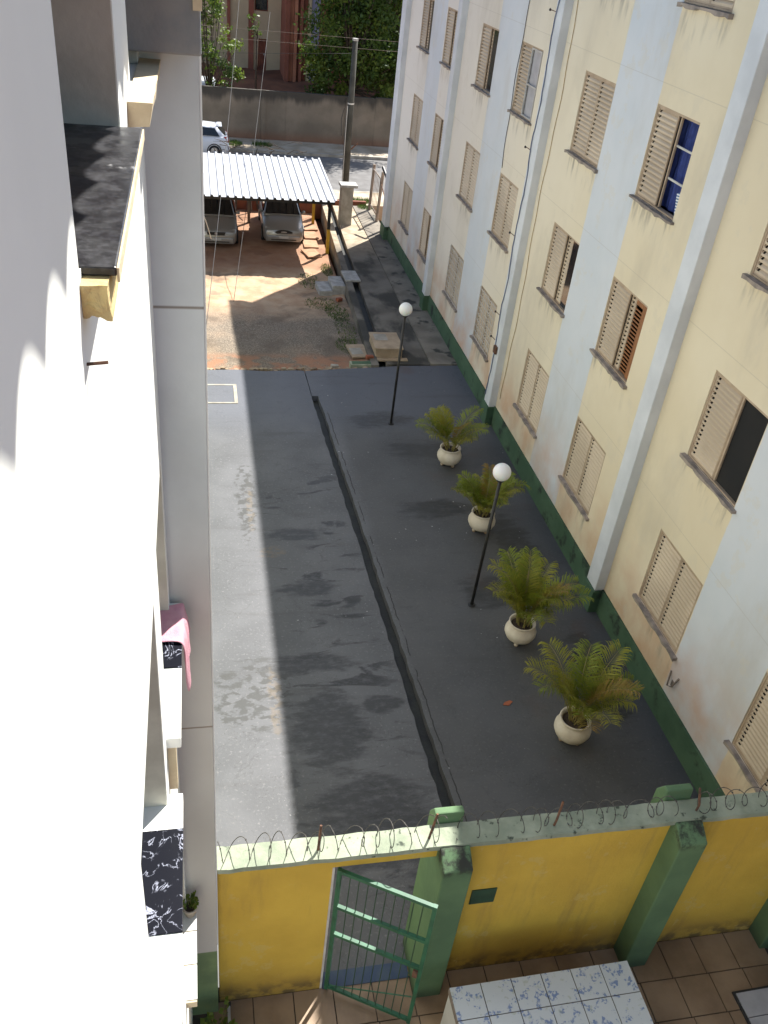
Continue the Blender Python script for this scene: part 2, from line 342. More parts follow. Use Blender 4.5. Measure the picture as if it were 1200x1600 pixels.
c = m.mix(m.ma('MULTIPLY', b1, .95), (.54,.58,.59), (.17,.24,.42)); c = m.mix(m.ma('MULTIPLY', m.rng(m.noise(15, 4, off=(5,5,5)), .60, .66), .4), c, (.32,.36,.24))
M_FLOR = m.out(c, .22)
M_TILEB = vary('white glazed side tile', (.62,.63,.6), (.55,.55,.52), 4, .35, bump=.05)
M_GLOBE = Mt('opal globe').out((.82,.82,.80), .3)
M_GLOBE.node_tree.nodes['Principled BSDF'].inputs['Subsurface Weight'].default_value = .25
M_BLACK = vary('black pole paint', (.012,.012,.012), (.022,.02,.018), 8, .5, bump=.05)
m = Mt('cream pot paint'); m.pos()
c = m.mix(m.rng(m.noise(6, 6), .35, .7), (.66,.60,.50), (.56,.49,.39))
M_POT = m.out(m.mix(m.ma('MULTIPLY', m.rng(m.z, .0, .16, 1., 0.), m.rng(m.noise(9,5),.35,.6)), c, (.30,.19,.11)), .6)
M_SOIL = vary('potting soil', (.035,.025,.018), (.06,.04,.025), 20, .95, bump=.8)
def leafm(name, c1, c2, sc, tr=.25):
    m = Mt(name); col = m.mix(m.rng(m.noise(sc, 4), .35, .65), c1, c2)
    m.b.inputs['Transmission Weight'].default_value = 0
    t = m.n('ShaderNodeBsdfTranslucent'); mx = m.n('ShaderNodeMixShader'); mx.inputs[0].default_value = tr
    mm = m.out(col, .5, 0., .35); m.t.links.new(col, t.inputs[0])
    o = m.t.nodes['Material Output']; m.t.links.new(m.b.outputs[0], mx.inputs[1]); m.t.links.new(t.outputs[0], mx.inputs[2]); m.t.links.new(mx.outputs[0], o.inputs[0])
    return mm
M_FR = [leafm('palm leaflet green', (.17,.21,.02), (.22,.265,.025), 5), leafm('palm leaflet olive', (.26,.27,.03), (.31,.29,.035), 5), leafm('palm leaflet yellowing', (.32,.20,.04), (.24,.18,.035), 5)]
M_STEM = vary('palm stalk', (.20,.19,.05), (.26,.20,.07), 9, .6, bump=.1)
M_LEAF = [leafm('tree leaf deep green', (.045,.085,.016), (.09,.15,.026), 1.6, .4), leafm('tree leaf lime', (.16,.22,.035), (.085,.14,.022), 1.6, .45)]
M_BARK = vary('grey bark', (.10,.075,.055), (.055,.042,.03), 8, .95, bump=.7)
M_GRASS = leafm('grass blade', (.11,.17,.035), (.06,.11,.025), 3)
M_SILVER = Mt('silver car paint'); M_SILVER.pos()
M_SILVER.b.inputs['Coat Weight'].default_value = .6; M_SILVER.b.inputs['Coat Roughness'].default_value = .08
M_SILVER = M_SILVER.out((.33,.33,.32), .32, .5)
q_ = Mt('white car paint'); q_.b.inputs['Coat Weight'].default_value = .5; M_WCAR = q_.out((.70,.73,.78), .3)
M_RUB = vary('tyre rubber', (.015,.015,.015), (.025,.025,.025), 20, .85, bump=0)
M_RIM = Mt('wheel alloy').out((.5,.5,.5), .35, .8)
M_LENS = Mt('headlight lens').out((.62,.64,.66), .12, .3)
M_TAIL = Mt('tail light lens').out((.25,.01,.01), .2)
M_PLATE = Mt('number plate').out((.45,.45,.44), .5)
M_ZINC = vary('white metal sheet', (.50,.51,.53), (.42,.43,.45), 1.5, .5, bump=.05)
M_YPOST = vary('yellow post paint', (.55,.33,.02), (.42,.25,.02), 6, .6, bump=.1)
M_CONC = vary('bare concrete', (.40,.37,.32), (.27,.25,.21), 2.6, .9, bump=.4, bsc=14)
M_STEP = vary('pale step concrete', (.42,.41,.39), (.30,.29,.27), 6, .9, bump=.5)
M_BOX = vary('beige cement box', (.42,.32,.22), (.33,.25,.17), 4, .9, bump=.4)
M_POLE = vary('dark utility pole', (.065,.065,.055), (.04,.04,.034), 3, .9, bump=.4)
M_GREYW = vary('weathered grey timber', (.27,.22,.18), (.17,.14,.115), 7, .95, bump=.6, st=(3,3,.5))
M_BRICK = vary('loose red brick', (.36,.11,.055), (.26,.08,.04), 8, .9, bump=.6)
M_DGREEN = vary('dark green plate', (.03,.075,.04), (.022,.055,.03), 8, .6, bump=.1)
M_SALM = vary('salmon render', (.52,.22,.13), (.42,.17,.10), .9, .85, bump=.2)
M_SALM2 = vary('brick red render', (.34,.12,.075), (.27,.095,.06), .9, .85, bump=.2)
M_CRM2 = vary('cream far render', (.58,.47,.30), (.50,.40,.26), .9, .85, bump=.2)
M_LILAC = vary('lilac render', (.36,.35,.50), (.30,.29,.42), .9, .85, bump=.2)
M_ORAN = vary('orange leaf', (.35,.11,.05), (.28,.08,.04), 9, .9, bump=.2)
M_BLUEP = vary('blue threshold paint', (.035,.06,.12), (.05,.075,.12), 6, .7, bump=.2)
M_COVER = vary('grey tiled cover', (.42,.42,.44), (.36,.36,.38), 5, .4, bump=.1)
M_TERRP = vary('terracotta pot', (.45,.40,.33), (.36,.31,.25), 9, .9, bump=.3)

# ------------------------------------------------------------------ ground, slabs, yard, road
def dl(y): return 3.06 + (6.92 - y) * .0365
def dr(y): return dl(y) + .165
struct(MB().add([(-400,-300,-.75),(400,-300,-.75),(400,500,-.75),(-400,500,-.75)], [(0,1,2,3)]).build('ground', M_EARTH))
_r = random.Random(31)
dle = [(dl(y)+_r.uniform(-.022,.006), y) for y in np.linspace(4.95, 18.5, 90)]; dre = [(dr(y)+_r.uniform(-.006,.02), y) for y in np.linspace(18.5, 4.95, 90)]
a = [(.0,4.87),(dl(4.87),4.87)] + dle + [(dl(18.65),18.65),(2.632,18.65),(2.60,20.02),(2.35,20.05),(1.6,19.98),(.9,20.06),(.0,20.02)]
struct(MB().prism(a, -.5, 0).build('concrete_slab', M_SLAB))
b = [(dr(4.87),4.87),(6.84,4.87),(6.84,20.42),(5.2,20.36),(4.4,20.24),(3.4,20.12),(2.62,20.0),(2.648,18.652),(dr(18.65),18.652)] + dre
struct(MB().prism(b, -.5, .004).build('concrete_slab', M_SLAB))
struct(MB().prism([(dl(4.8)-.05,4.8),(dr(4.8)+.05,4.8),(dr(18.66)+.05,18.70),(dl(18.66)-.05,18.70)], -.5, -.13).build('drain_channel', M_DRAIN))
# crumbled edge of the slab
mb = MB()
for i in range(46):
    x = .1 + i*.1 + random.uniform(-.04,.04); y = 20.06 + .02*x + random.uniform(0,.16); s = random.uniform(.03,.1)
    h = random.uniform(.0,.05)
    mb.prism([(x+s*random.uniform(.7,1.2)*math.cos(t+random.uniform(-.3,.3)), y+s*.8*math.sin(t)) for t in np.linspace(0, 2*math.pi, 6)[:-1]], -.3, -.05+h)
struct(mb.build('cement_rubble', M_EDGE, kind='stuff')); bpy.data.objects['cement_rubble']['kind'] = 'stuff'
def yard_z(x, y): return -.10 - .28*min(1, max(0, (y-20.2)/6.5)) + .015*math.sin(3.1*x+1.7*y) + .01*math.sin(7*x-5*y)
mb = MB(); nx, ny = 60, 90
for j in range(ny+1):
    for i in range(nx+1):
        x = -6 + i*(10.55/nx); y = 19.9 + j*(15.3/ny); mb.v.append((x, y, yard_z(x, y) + random.uniform(-.008,.008)))
for j in range(ny):
    for i in range(nx): mb.f.append((j*(nx+1)+i, j*(nx+1)+i+1, (j+1)*(nx+1)+i+1, (j+1)*(nx+1)+i))
struct(mb.build('yard', M_YARD, smooth=True))
def gx(y): return 4.60 + (y-20.3)*.0335                         # left lip of the gutter
struct(MB().prism([(gx(20.2)-.2,20.3),(gx(20.2),20.3),(gx(34.8),34.8),(gx(34.8)-.2,34.8)], -.6, .05).build('kerb', M_WALK))
struct(MB().prism([(gx(20.2)-.02,20.32),(gx(20.2)+.26,20.32),(gx(34.8)+.26,34.8),(gx(34.8)-.02,34.8)], -.6, -.16).build('gutter', M_DRAIN))
struct(MB().prism([(gx(20.4)+.24,20.46),(6.02,20.46),(6.12,34.8),(gx(34.8)+.24,34.8)], -.6, .0).build('walkway', M_WALK))
struct(MB().prism([(6.03,20.44),(6.86,20.44),(6.86,34.8),(6.13,34.8)], -.6, .03).build('walkway_apron', M_APRON))
struct(MB().box(-40,60,35.1,37.0,-.6,-.02).build('pavement', M_PAVE))
struct(MB().box(-40,60,37.0,37.15,-.6,-.01).build('kerb', M_CONC))
struct(MB().box(-60,80,37.15,43.3,-.6,-.14).build('road', M_ASPH))
struct(MB().box(-40,60,43.3,43.45,-.6,-.01).build('kerb', M_CONC))
struct(MB().box(-40,60,43.45,45.6,-.6,-.02).build('pavement', M_PAVE))
# earth bank beyond the far wall
mb = MB(); nx, ny = 40, 30
for j in range(ny+1):
    for i in range(nx+1):
        x = -25 + i*1.6; y = 45.7 + j*1.5
        mb.v.append((x, y, .2 + min(1.2, max(0, (y-46.5)*.16)) + .12*math.sin(x*1.3+y) + random.uniform(-.05,.05)))
for j in range(ny):
    for i in range(nx): mb.f.append((j*(nx+1)+i, j*(nx+1)+i+1, (j+1)*(nx+1)+i+1, (j+1)*(nx+1)+i))
struct(mb.build('terrain', M_EARTH, smooth=True))

# near courtyard floor with its tiles
fl = struct(MB().box(-.3,6.85,1.6,4.86,-.5,-.012).build('courtyard_floor', M_GROUT))
tm = MB().box(-.212,.212,-.212,.212,-.02,0).mesh('tile'); tm.materials.append(M_TERRA)
for i in range(17):
    for j in range(7):
        x = .18 + i*.437 + .02*j; y = 4.50 - j*.437
        if x < .05 or x > 6.62: continue
        o = inst('tile', tm, None, fl, (x, y, random.uniform(-.003,.002)), (random.uniform(-.004,.004), random.uniform(-.004,.004), random.uniform(-.006,.006)))
mb = MB().box(-.3,.3,-.27,.27,0,.035)
cv = thing('floor_cover', 'pale grey square hatch cover with dark rim on brown tiled floor', 'hatch cover', (6.13,3.74,0), .02)
MB().box(-.30,.30,-.30,.30,0,.02).build('rim', M_CABLE, cv); MB().box(-.27,.27,-.27,-.005,.004,.035).build('panel', M_COVER, cv); MB().box(-.27,.27,.005,.27,.004,.035).build('panel', M_COVER, cv)

# ------------------------------------------------------------------ right block
RB = thing('apartment_building', 'long cream apartment block with pale blue bands and tan louvred shutters', 'building', (XF, 17, 0))
def rb(mbx, name, mat, parent=None, **k):                       # meshes in world coordinates, re-based on the parent's origin
    o = mbx.build(name, mat, **k); p = parent or RB
    o.parent = p
    if p is RB: o.matrix_parent_inverse = Matrix.Translation(-Vector((XF,17,0)))
    return o
# (row, column, gap at the near side, extra)
WIN = {(0,0):0,(0,1):0,(0,2):0,(0,3):0,(0,4):0,(0,5):0,(0,6):.50,(0,7):0,
       (1,1):.62,(1,2):.44,(1,3):.36,(1,4):0,(1,5):0,(1,6):.46,(1,7):0,
       (2,1):0,(2,2):.58,(2,3):0,(2,4):0,(2,5):.50,(2,6):.50,(2,7):.42,(3,2):0}
holes = [(WY[c]-WW, WY[c], ZS[r], ZS[r]+WH) for r, c in WIN]
YN, YE = 1.2, 31.2
mb = holed_wall(MB(), 'x', XF, XF+.16, YN, YE, -.5, 10.75, holes)
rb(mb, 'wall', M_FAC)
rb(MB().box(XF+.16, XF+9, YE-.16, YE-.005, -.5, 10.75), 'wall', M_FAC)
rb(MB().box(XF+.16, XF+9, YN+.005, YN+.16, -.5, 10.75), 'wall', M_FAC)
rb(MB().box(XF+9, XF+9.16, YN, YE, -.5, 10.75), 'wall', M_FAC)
PILS = [(4.05,4.4),(10.55,10.92),(17.22,17.6),(24.15,24.5),(30.72,31.35)]
pv = YN
for a, b in PILS:
    if a > pv: rb(MB().box(XF-.035, XF-.001, pv, a-.002, -.5, .50), 'plinth', M_PLI)
    rb(MB().box(XF-.17, XF+.03, a, b, .48, 10.7), 'pilaster', M_PIL, bevel=.012)
    rb(MB().box(XF-.20, XF-.001, a-.02, b+.02, -.5, .478), 'pilaster_foot', M_PLI, bevel=.012)
    pv = b + .002
# corrugated roof with its scalloped eave
def corrugated(x0, x1, z0, z1, y0, y1, pitch, amp, th=.008, cusp=False, seg=10):
    mb = MB(); n = int((y1-y0)/pitch*seg)
    for i in range(n+1):
        y = y0 + (y1-y0)*i/n; t = (y-y0)/pitch
        d = amp*abs(math.sin(math.pi*t)) if cusp else amp*.5*(1+math.sin(2*math.pi*t))
        mb.v += [(x0,y,z0+d),(x1,y,z1+d),(x0,y,z0+d+th),(x1,y,z1+d+th)]
    for i in range(n):
        k = 4*i; q = k+4
        mb.f += [(k,q,q+1,k+1),(k+2,k+3,q+3,q+2),(k,k+2,q+2,q),(k+1,q+1,q+3,k+3)]
    return mb
rb(corrugated(6.45, 11.5, 10.56, 11.6, YN-.3, 32.1, .177, .08), 'roof', M_ROOF, smooth=True)
rb(corrugated(16.4, 11.5, 10.56, 11.6, YN-.3, 32.1, .177, .08), 'roof', M_ROOF, smooth=True)
rb(MB().box(XF-.02, XF+9.1, YN, YE, 10.752, 10.8), 'ceiling_slab', M_CONC)
for (a, b) in ((1.0,1.04),(31.56,31.6)): pass

NS = 17; PT = 1.215/NS
def slat_pts(L):                                                 # one slat, far end at y=0 going to -L; notch at far end
    m_ = MB()
    def pl(ya, yb, top):
        pr = [(.0,.0),(.0,PT*.42),(.028,PT*.93),(.034,PT*.93),(.008,PT*.44),(.008,.0)] if top else [(.0,.0),(.0,PT*.42),(.008,PT*.44),(.008,.0)]
        n = len(pr); m_.add([(x,ya,z) for x,z in pr]+[(x,yb,z) for x,z in pr], [tuple(range(n)), tuple(reversed(range(n,2*n)))]+[(k,n+k,n+(k+1)%n,(k+1)%n) for k in range(n)])
    pl(-L, -.062, True); pl(-.062, -.014, False); pl(-.014, 0, True)
    return m_
SLW = WW/2 - .075
slat_me = slat_pts(SLW).mesh('slat'); slat_me.materials.append(M_SHUT)
def mat_at(o, parent): o.parent = parent
SINGLE = {(0,0),(0,1),(0,2),(0,3),(1,1),(1,2),(1,3),(2,2),(2,3)}
for (r, c), gap in WIN.items():
    y1 = WY[c]; y0 = y1 - WW; z0 = ZS[r]; z1 = z0 + WH; X = XF + .014
    fr = MB()
    fr.box(X,X+.08,y0,y0+.022,z0,z1).box(X,X+.08,y1-.03,y1,z0,z1).box(X,X+.08,y0+.022,y1-.03,z1-.035,z1).box(X,X+.08,y0+.022,y1-.03,z0+.005,z0+.03)
    win = rb(fr, 'window', M_SHUTF)
    # rough sill
    sb = MB(); ns = 12; ya, yb = y0-.07, y1+.06; rnd = random.Random(r*10+c)
    jt = [rnd.uniform(-.012,.012) for _ in range(ns+1)]; ju = [rnd.uniform(-.016,.02) for _ in range(ns+1)]
    for i in range(ns+1):
        y = ya + (yb-ya)*i/ns
        sb.v += [(XF-.07+jt[i],y,z0-.002),(XF-.066+jt[i]*.7,y,z0-.05+ju[i]),(XF+.16,y,z0-.05),(XF+.16,y,z0+.004)]
    for i in range(ns):
        k = 4*i; q = k+4
        for e in range(4): sb.f.append((k+e, k+(e+1)%4, q+(e+1)%4, q+e))
    sb.f += [(3,2,1,0), (4*ns,4*ns+1,4*ns+2,4*ns+3)]
    rb(sb, 'sill', M_SILL, win)
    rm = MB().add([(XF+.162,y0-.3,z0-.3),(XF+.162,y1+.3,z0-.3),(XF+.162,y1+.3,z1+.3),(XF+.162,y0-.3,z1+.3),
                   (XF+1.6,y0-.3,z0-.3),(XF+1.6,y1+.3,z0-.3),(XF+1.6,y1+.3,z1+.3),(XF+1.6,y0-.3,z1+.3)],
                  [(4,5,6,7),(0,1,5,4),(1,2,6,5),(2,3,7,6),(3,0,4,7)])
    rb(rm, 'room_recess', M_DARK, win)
    leaves = []                                                  # (far edge y, width, plane x)
    if (r, c) == (2, 4):
        leaves = [(y1-.03, WW/2-.03, X+.008)]
    else:
        leaves.append((y1-.03, WW/2-.015, X+.008))
        if gap < .55: leaves.append((y1-.03-WW/2+.017, WW/2-.047-gap, X+(.008 if gap == 0 else .048)))
    for k, (ye, wd, xp) in enumerate(leaves):
        lf = MB(); t = .028
        zb, zt = z0+.032, z1-.037
        lf.box(xp,xp+.022,ye-t,ye,zb,zt).box(xp,xp+.022,ye-wd,ye-wd+t,zb,zt).box(xp,xp+.022,ye-wd+t,ye-t,zb,zb+t-.004).box(xp,xp+.022,ye-wd+t,ye-t,zt-t+.004,zt)
        rb(lf, 'shutter_frame', M_SHUTF, win)
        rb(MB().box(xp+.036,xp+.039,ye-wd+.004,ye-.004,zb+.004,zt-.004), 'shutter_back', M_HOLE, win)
        L = wd - 2*t; full = abs(L - (WW/2-.015-2*t)) < .04
        lz = (zt-zb-2*t+.008)/NS
        if (r, c) in SINGLE:
            me = slat_me if full else slat_pts(L).mesh('slat')
            if not me.materials: me.materials.append(M_SHUT)
            for i in range(NS):
                o = inst('slat', me, None, None, (xp-.002, ye-t, zb+t-.004+i*lz), (0,0,0), (1, (L/SLW if me is slat_me else 1), lz/PT))
                mat_at(o, win)
        else:
            mm_ = MB(); s_ = slat_pts(L)
            for i in range(NS): mm_.add([(x+xp-.002, y+ye-t, z*lz/PT+zb+t-.004+i*lz) for x, y, z in s_.v], s_.f)
            rb(mm_, 'slats', M_SHUT, win, kind='stuff')
    if gap:
        gy0, gy1 = y0+.024, y0+.030+gap + (0 if gap < .55 else .02)
        if (r, c) == (2, 2):
            cu = MB(); n = 16
            for i in range(n+1):
                y = gy0-.02 + (gy1-gy0+.5)*i/n; x = XF+.19 + .02*math.sin(i*1.5)
                cu.v += [(x,y,z0+.02),(x,y,z1)]
            for i in range(n): cu.f.append((2*i,2*i+1,2*i+3,2*i+2))
            rb(cu, 'curtain', M_NAVY, win, smooth=True)
            for zz in (z0+.45, z0+.90): rb(MB().box(XF+.07,XF+.09,gy0,gy1,zz,zz+.03), 'glazing_bar', M_ALU, win)
            rb(MB().box(XF+.05,XF+.08,gy1-.035,gy1-.002,z0+.032,z1-.04), 'stile', M_SHUTF, win)
            cl = MB(); n = 6
            for i in range(n+1):
                y = gy0+.0+.24*i/n
                for j in range(4): cl.v.append((XF+.12+.02*math.sin(i*1.3+j), y, z0+.04+(.34-.05*abs(i-3)/3)*j/3))
            for i in range(n):
                for j in range(3): cl.f.append((4*i+j,4*i+j+1,4*i+j+5,4*i+j+4))
            rb(cl, 'striped_cloth', M_STRIPE, win, smooth=True)
        elif (r, c) == (1, 2):
            rb(MB().box(XF+.06,XF+.085,gy0,gy0+.20,z0+.032,z1-.04), 'wooden_stile', M_WOOD, win)
            rb(MB().box(XF+.06,XF+.085,gy0+.20,gy1,z1-.14,z1-.04), 'wooden_rail', M_WOOD, win)
            for i in range(18): rb(MB().box(XF+.066,XF+.08,gy0+.202,gy1,z0+.06+i*.062,z0+.085+i*.062), 'louvre', M_WOOD, win)
        else:
            rb(MB().box(XF+.06,XF+.066,gy0,gy1-.004,z0+.032,z1-.04), 'pane', M_GLASS if (r,c) != (1,1) else M_HOLE, win)  # at the half-open window this is a black sheet painted as unlit room
            if (r, c) == (1, 1): rb(MB().box(XF+.03,XF+.055,gy1-.06,gy1-.01,z0+.032,z1-.04), 'stile', M_SHUTF, win)
    if (r, c) == (2, 4):
        ya, yb = y0+.03, y1-WW/2-.01
        rb(MB().box(X+.03,X+.036,ya,yb,z0+.04,z1-.04), 'pane', M_COVER, win)
        for a_, b_ in ((ya,ya+.03),(yb-.03,yb)): rb(MB().box(X-.02,X+.01,a_,b_,z0+.03,z1-.035), 'stile', M_ALU, win)
        for zz in (z0+.03, z0+.62, z1-.065): rb(MB().box(X-.02,X+.01,ya+.03,yb-.03,zz,zz+.03), 'rail', M_ALU, win)
    if r == 0 and c in (4, 5):
        for i in range(9): rb(MB().tube([(XF-.02,y0+.04+i*(WW-.08)/8,z0+.02),(XF-.02,y0+.04+i*(WW-.08)/8,z1-.02)], .007, 6), 'grille_bar', M_GRILLE, win)
        for i in range(9): rb(MB().tube([(XF-.03,y0-.01,z0+.06+i*(WH-.12)/8),(XF-.03,y1+.01,z0+.06+i*(WH-.12)/8)], .006, 6), 'grille_bar', M_GRILLE, win)

# cables, brackets and box on the block
def wall_cable(name, label, pts, r, mat):
    return tag(MB().tube(pts, r, 6).build(name, mat, smooth=True), label, 'cable')
pts = [(XF-.185+.006*math.sin(i*.9), 17.50+.04*math.sin(i*.55)+.012*math.sin(i*2.3), 10.4-i*.16) for i in range(62)]
wall_cable('wall_cable', 'blue grey cable running loosely down the middle pilaster', pts, .011, M_CABLEB)
pts = [(XF-.012, 16.95+.05*math.sin(i*.3)+.02*math.sin(i*1.1), 10.4-i*.2) for i in range(49)]
wall_cable('wall_cable', 'thin ochre cable wandering down cream wall beside middle pilaster', pts, .006, M_CABLEO)
pts = [(XF-.014, 19.25+.25*math.sin(i*.12)+.03*math.sin(i*.9)+.012*i, 10.3-i*.2) for i in range(26)]
wall_cable('wall_cable', 'thin dark cable hanging down pale blue band and ending halfway', pts, .007, M_CABLE)
for k, (z, y, lab) in enumerate(((8.55,17.7,'uppermost short wire bracket on the middle pilaster'),(6.1,17.75,'wire bracket on middle pilaster beside the top grey glazed window'),(4.35,17.7,'wire bracket on middle pilaster two storeys above its green foot'),(2.55,17.75,'wire bracket on middle pilaster just above the grilled window'),(1.95,17.68,'lowest wire bracket on the middle pilaster beside the grilled window'))):
    b_ = thing('wire_bracket', lab, 'bracket', (XF-.10, 17.6, z), 0, 'wire brackets on the middle pilaster')
    MB().tube([(0,-.02,0),(-.05,.22,.02),(-.07,.3,.02)], .008, 6).build('arm', M_RUST, b_); MB().lathe([(0,-.02),(.02,-.02),(.024,.01),(0,.03)], (-.07,.3,.02), 10).build('insulator', M_CABLE, b_)
jb = thing('junction_box', 'small rusty box with stain on middle pilaster near ochre cable', 'junction box', (XF-.17,17.40,1.86))
MB().box(-.05,0,-.08,.08,-.09,.09).build('case', M_RUST, jb, bevel=.01); MB().box(-.058,-.051,-.07,.07,-.08,.08).build('lid', M_RUST, jb)
hk = thing('broken_bracket', 'broken pale bracket bent in a V low on cream wall', 'bracket', (XF,8.05,.78))
MB().tube([(-.01,.12,.15),(-.07,.02,-.05),(-.05,-.06,.0),(-.01,-.1,.2)], .014, 6).build('arm', M_GREYW, hk); MB().box(-.012,0,-.03,.03,-.05,.05).build('plate', M_GREYW, hk)

# ------------------------------------------------------------------ left block (the one the picture is taken from)
XL, XW, YW = -.24, .03, 4.62
LB = thing('apartment_building', 'sunlit white apartment block at left edge with projecting grey wing', 'building', (XL, 0, 0))
def lb(mbx, name, mat, parent=None, **k):
    o = mbx.build(name, mat, **k); o.parent = parent or LB
    if not parent: o.matrix_parent_inverse = Matrix.Translation(-Vector((XL,0,0)))
    return o
LH = [(1.83,3.2,9.12,10.35),(3.85,4.5,9.12,10.35),(1.83,3.2,5.5,7.03),(3.6,4.5,5.8,7.03),(1.83,3.2,2.2,3.6),(3.7,4.5,2.2,3.6)]
lb(holed_wall(MB(), 'x', XL, XL-.36, -2.6, YW+.05, -.5, 10.75, LH), 'wall', M_WHITE)
lb(MB().box(-9, XL-.002, -2.8, -2.62, -.5, 10.75), 'wall', M_WHITE)
lb(MB().box(-9.2, XW, YW, 22, -.5, 10.75), 'wing', M_WING)
lb(MB().box(XW+.001, XW+.012, YW+.02, 21.98, 1.3, 10.74), 'side_wall', M_WHITE)
lb(MB().box(-.46, XW+.012, 4.42, YW-.003, 9.18, 10.74), 'upper_panel', M_BLOCK, bevel=.01)
lb(MB().box(XW-.022, XW+.018, 4.410, 4.418, 9.36, 10.73), 'cracked_edge', M_LEDGE)
lb(corrugated(.50, -9.5, 10.60, 12.6, -2.9, 22.4, .30, .09, cusp=True, seg=14), 'roof', M_ROOF, smooth=True)
for (a, b, c, d) in LH:                                          # plastered reveals, frames and panes
    w_ = lb(MB().box(XL-.35,XL-.31,a,a+.04,c,d).box(XL-.35,XL-.31,b-.04,b,c,d).box(XL-.35,XL-.31,a+.04,b-.04,d-.04,d).box(XL-.35,XL-.31,a+.04,b-.04,c,c+.04), 'window', M_ALU)
    lb(MB().box(XL-.335,XL-.33,a+.04,b-.04,c+.04,d-.04), 'pane', M_GLASS, w_)
    lb(MB().box(XL-.308,XL-.004,b-.006,b-.0005,c+.002,d-.002), 'jamb', M_JAMB, w_)
def slab_rough(x0, x1, y0, y1, z0, z1, n=10, j=.012, seed=1):
    rnd = random.Random(seed); mb = MB()
    for i in range(n+1):
        y = y0+(y1-y0)*i/n; e = 0 if i == 0 else 0
        mb.v += [(x0,y,z1),(x1+rnd.uniform(-j,j)*.4,y,z1),(x1+rnd.uniform(-j,j)-.012,y,z0+rnd.uniform(-j,j)*2),(x0,y,z0+rnd.uniform(-j,j)*2)]
    for i in range(n):
        k = 4*i; q = k+4
        for e in range(4): mb.f.append((k+e,k+(e+1)%4,q+(e+1)%4,q+e))
    mb.f += [(0,1,2,3),(4*n+3,4*n+2,4*n+1,4*n)]
    return mb
# upper near sill: black granite on a lump of ochre mortar
o_ = lb(MB().box(-.54,-.168,1.865,3.19,9.104,9.125), 'granite_sill', M_GRAN, bevel=.004)
lb(MB().box(-.1685,-.163,1.87,3.19,9.09,9.121), 'sill_edge', M_LEDGE, o_)
from mathutils import noise as mn
bmm = bmesh.new(); bmesh.ops.create_cube(bmm, size=1); bmesh.ops.subdivide_edges(bmm, edges=bmm.edges[:], cuts=9, use_grid_fill=True)
mb = MB()
for v in bmm.verts:
    p = Vector((XL+.001+.056*(v.co.x+.5), 1.815+1.38*(v.co.y+.5), 9.028+.074*(v.co.z+.5)))
    n_ = mn.noise_vector(p*28)*.011 + mn.noise_vector(p*70)*.004
    k_ = (.5-v.co.z); p += Vector((n_.x*.6*max(0,v.co.x+.4), n_.y, n_.z*1.8*min(1,k_*1.2)-.012*k_*abs(mn.noise(p*16)))); v.co = p
bmm.verts.index_update(); mb.v = [tuple(v.co) for v in bmm.verts]; mb.f = [tuple(v.index for v in f_.verts) for f_ in bmm.faces]; bmm.free()
lb(mb, 'mortar', M_MORT, o_)
lb(slab_rough(XL+.001,-.145,3.58,4.60,9.05,9.13,8,.006,4), 'sill', M_LEDGE)
lb(MB().tube([(XL+.0,1.80,8.93),(XL+.045,1.80,8.935)], .004, 6), 'nail', M_RUST)
# middle storey ledges
l1 = lb(MB().box(-.54,-.155,1.55,3.27,5.42,5.505), 'ledge', M_WHITE, bevel=.006); lb(MB().box(-.52,-.152,2.43,3.03,5.503,5.514), 'marble_slab', M_MARB, l1, bevel=.002)
l2 = lb(MB().box(-.54,-.158,3.42,4.60,5.72,5.805), 'ledge', M_WHITE, bevel=.006); lb(MB().box(-.52,-.155,3.98,4.30,5.803,5.814), 'marble_slab', M_MARB, l2, bevel=.002)
lb(MB().box(XL+.001,-.19,3.46,3.52,5.3,5.719), 'bracket', M_LEDGE, l2)
l3 = lb(MB().box(-.54,-.15,3.68,4.60,2.12,2.205), 'ledge', M_LEDGE, bevel=.006)
for k in range(3): lb(MB().box(-.40,-.147,3.70+k*.3,3.99+k*.3,2.203,2.214), 'tile', M_TILEB, l3, bevel=.002)
# pink towel draped over the far ledge
mb = MB(); prof = [(-.36,5.526),(-.28,5.522),(-.20,5.528),(-.158,5.530),(-.142,5.515),(-.137,5.46),(-.134,5.38),(-.128,5.30),(-.13,5.22),(-.12,5.14)]
ny = 9
for j in range(ny+1):
    t = j/ny
    for i, (x, z) in enumerate(prof):
        y = 4.18 + .38*t + .012*math.sin(i*1.1+j); dz = 0
        if i > 4: dz = -.20*max(0, .5-t)*(i-4)/5 + .16*t*(i-4)/5; x += .014*math.sin(j*1.7+i*.6) + .008
        else: z += .008*math.sin(j*1.9+i) + .006
        mb.v.append((x, y, z+dz+.302))
n = len(prof)
for j in range(ny):
    for i in range(n-1): mb.f.append((j*n+i,j*n+i+1,(j+1)*n+i+1,(j+1)*n+i))
tw = tag(mb.build('towel', M_PINK, smooth=True), 'pink towel hanging over black marble ledge of the white wall', 'towel')
sd = tw.modifiers.new('s','SOLIDIFY'); sd.thickness = .012; ss = tw.modifiers.new('u','SUBSURF'); ss.levels = ss.render_levels = 1
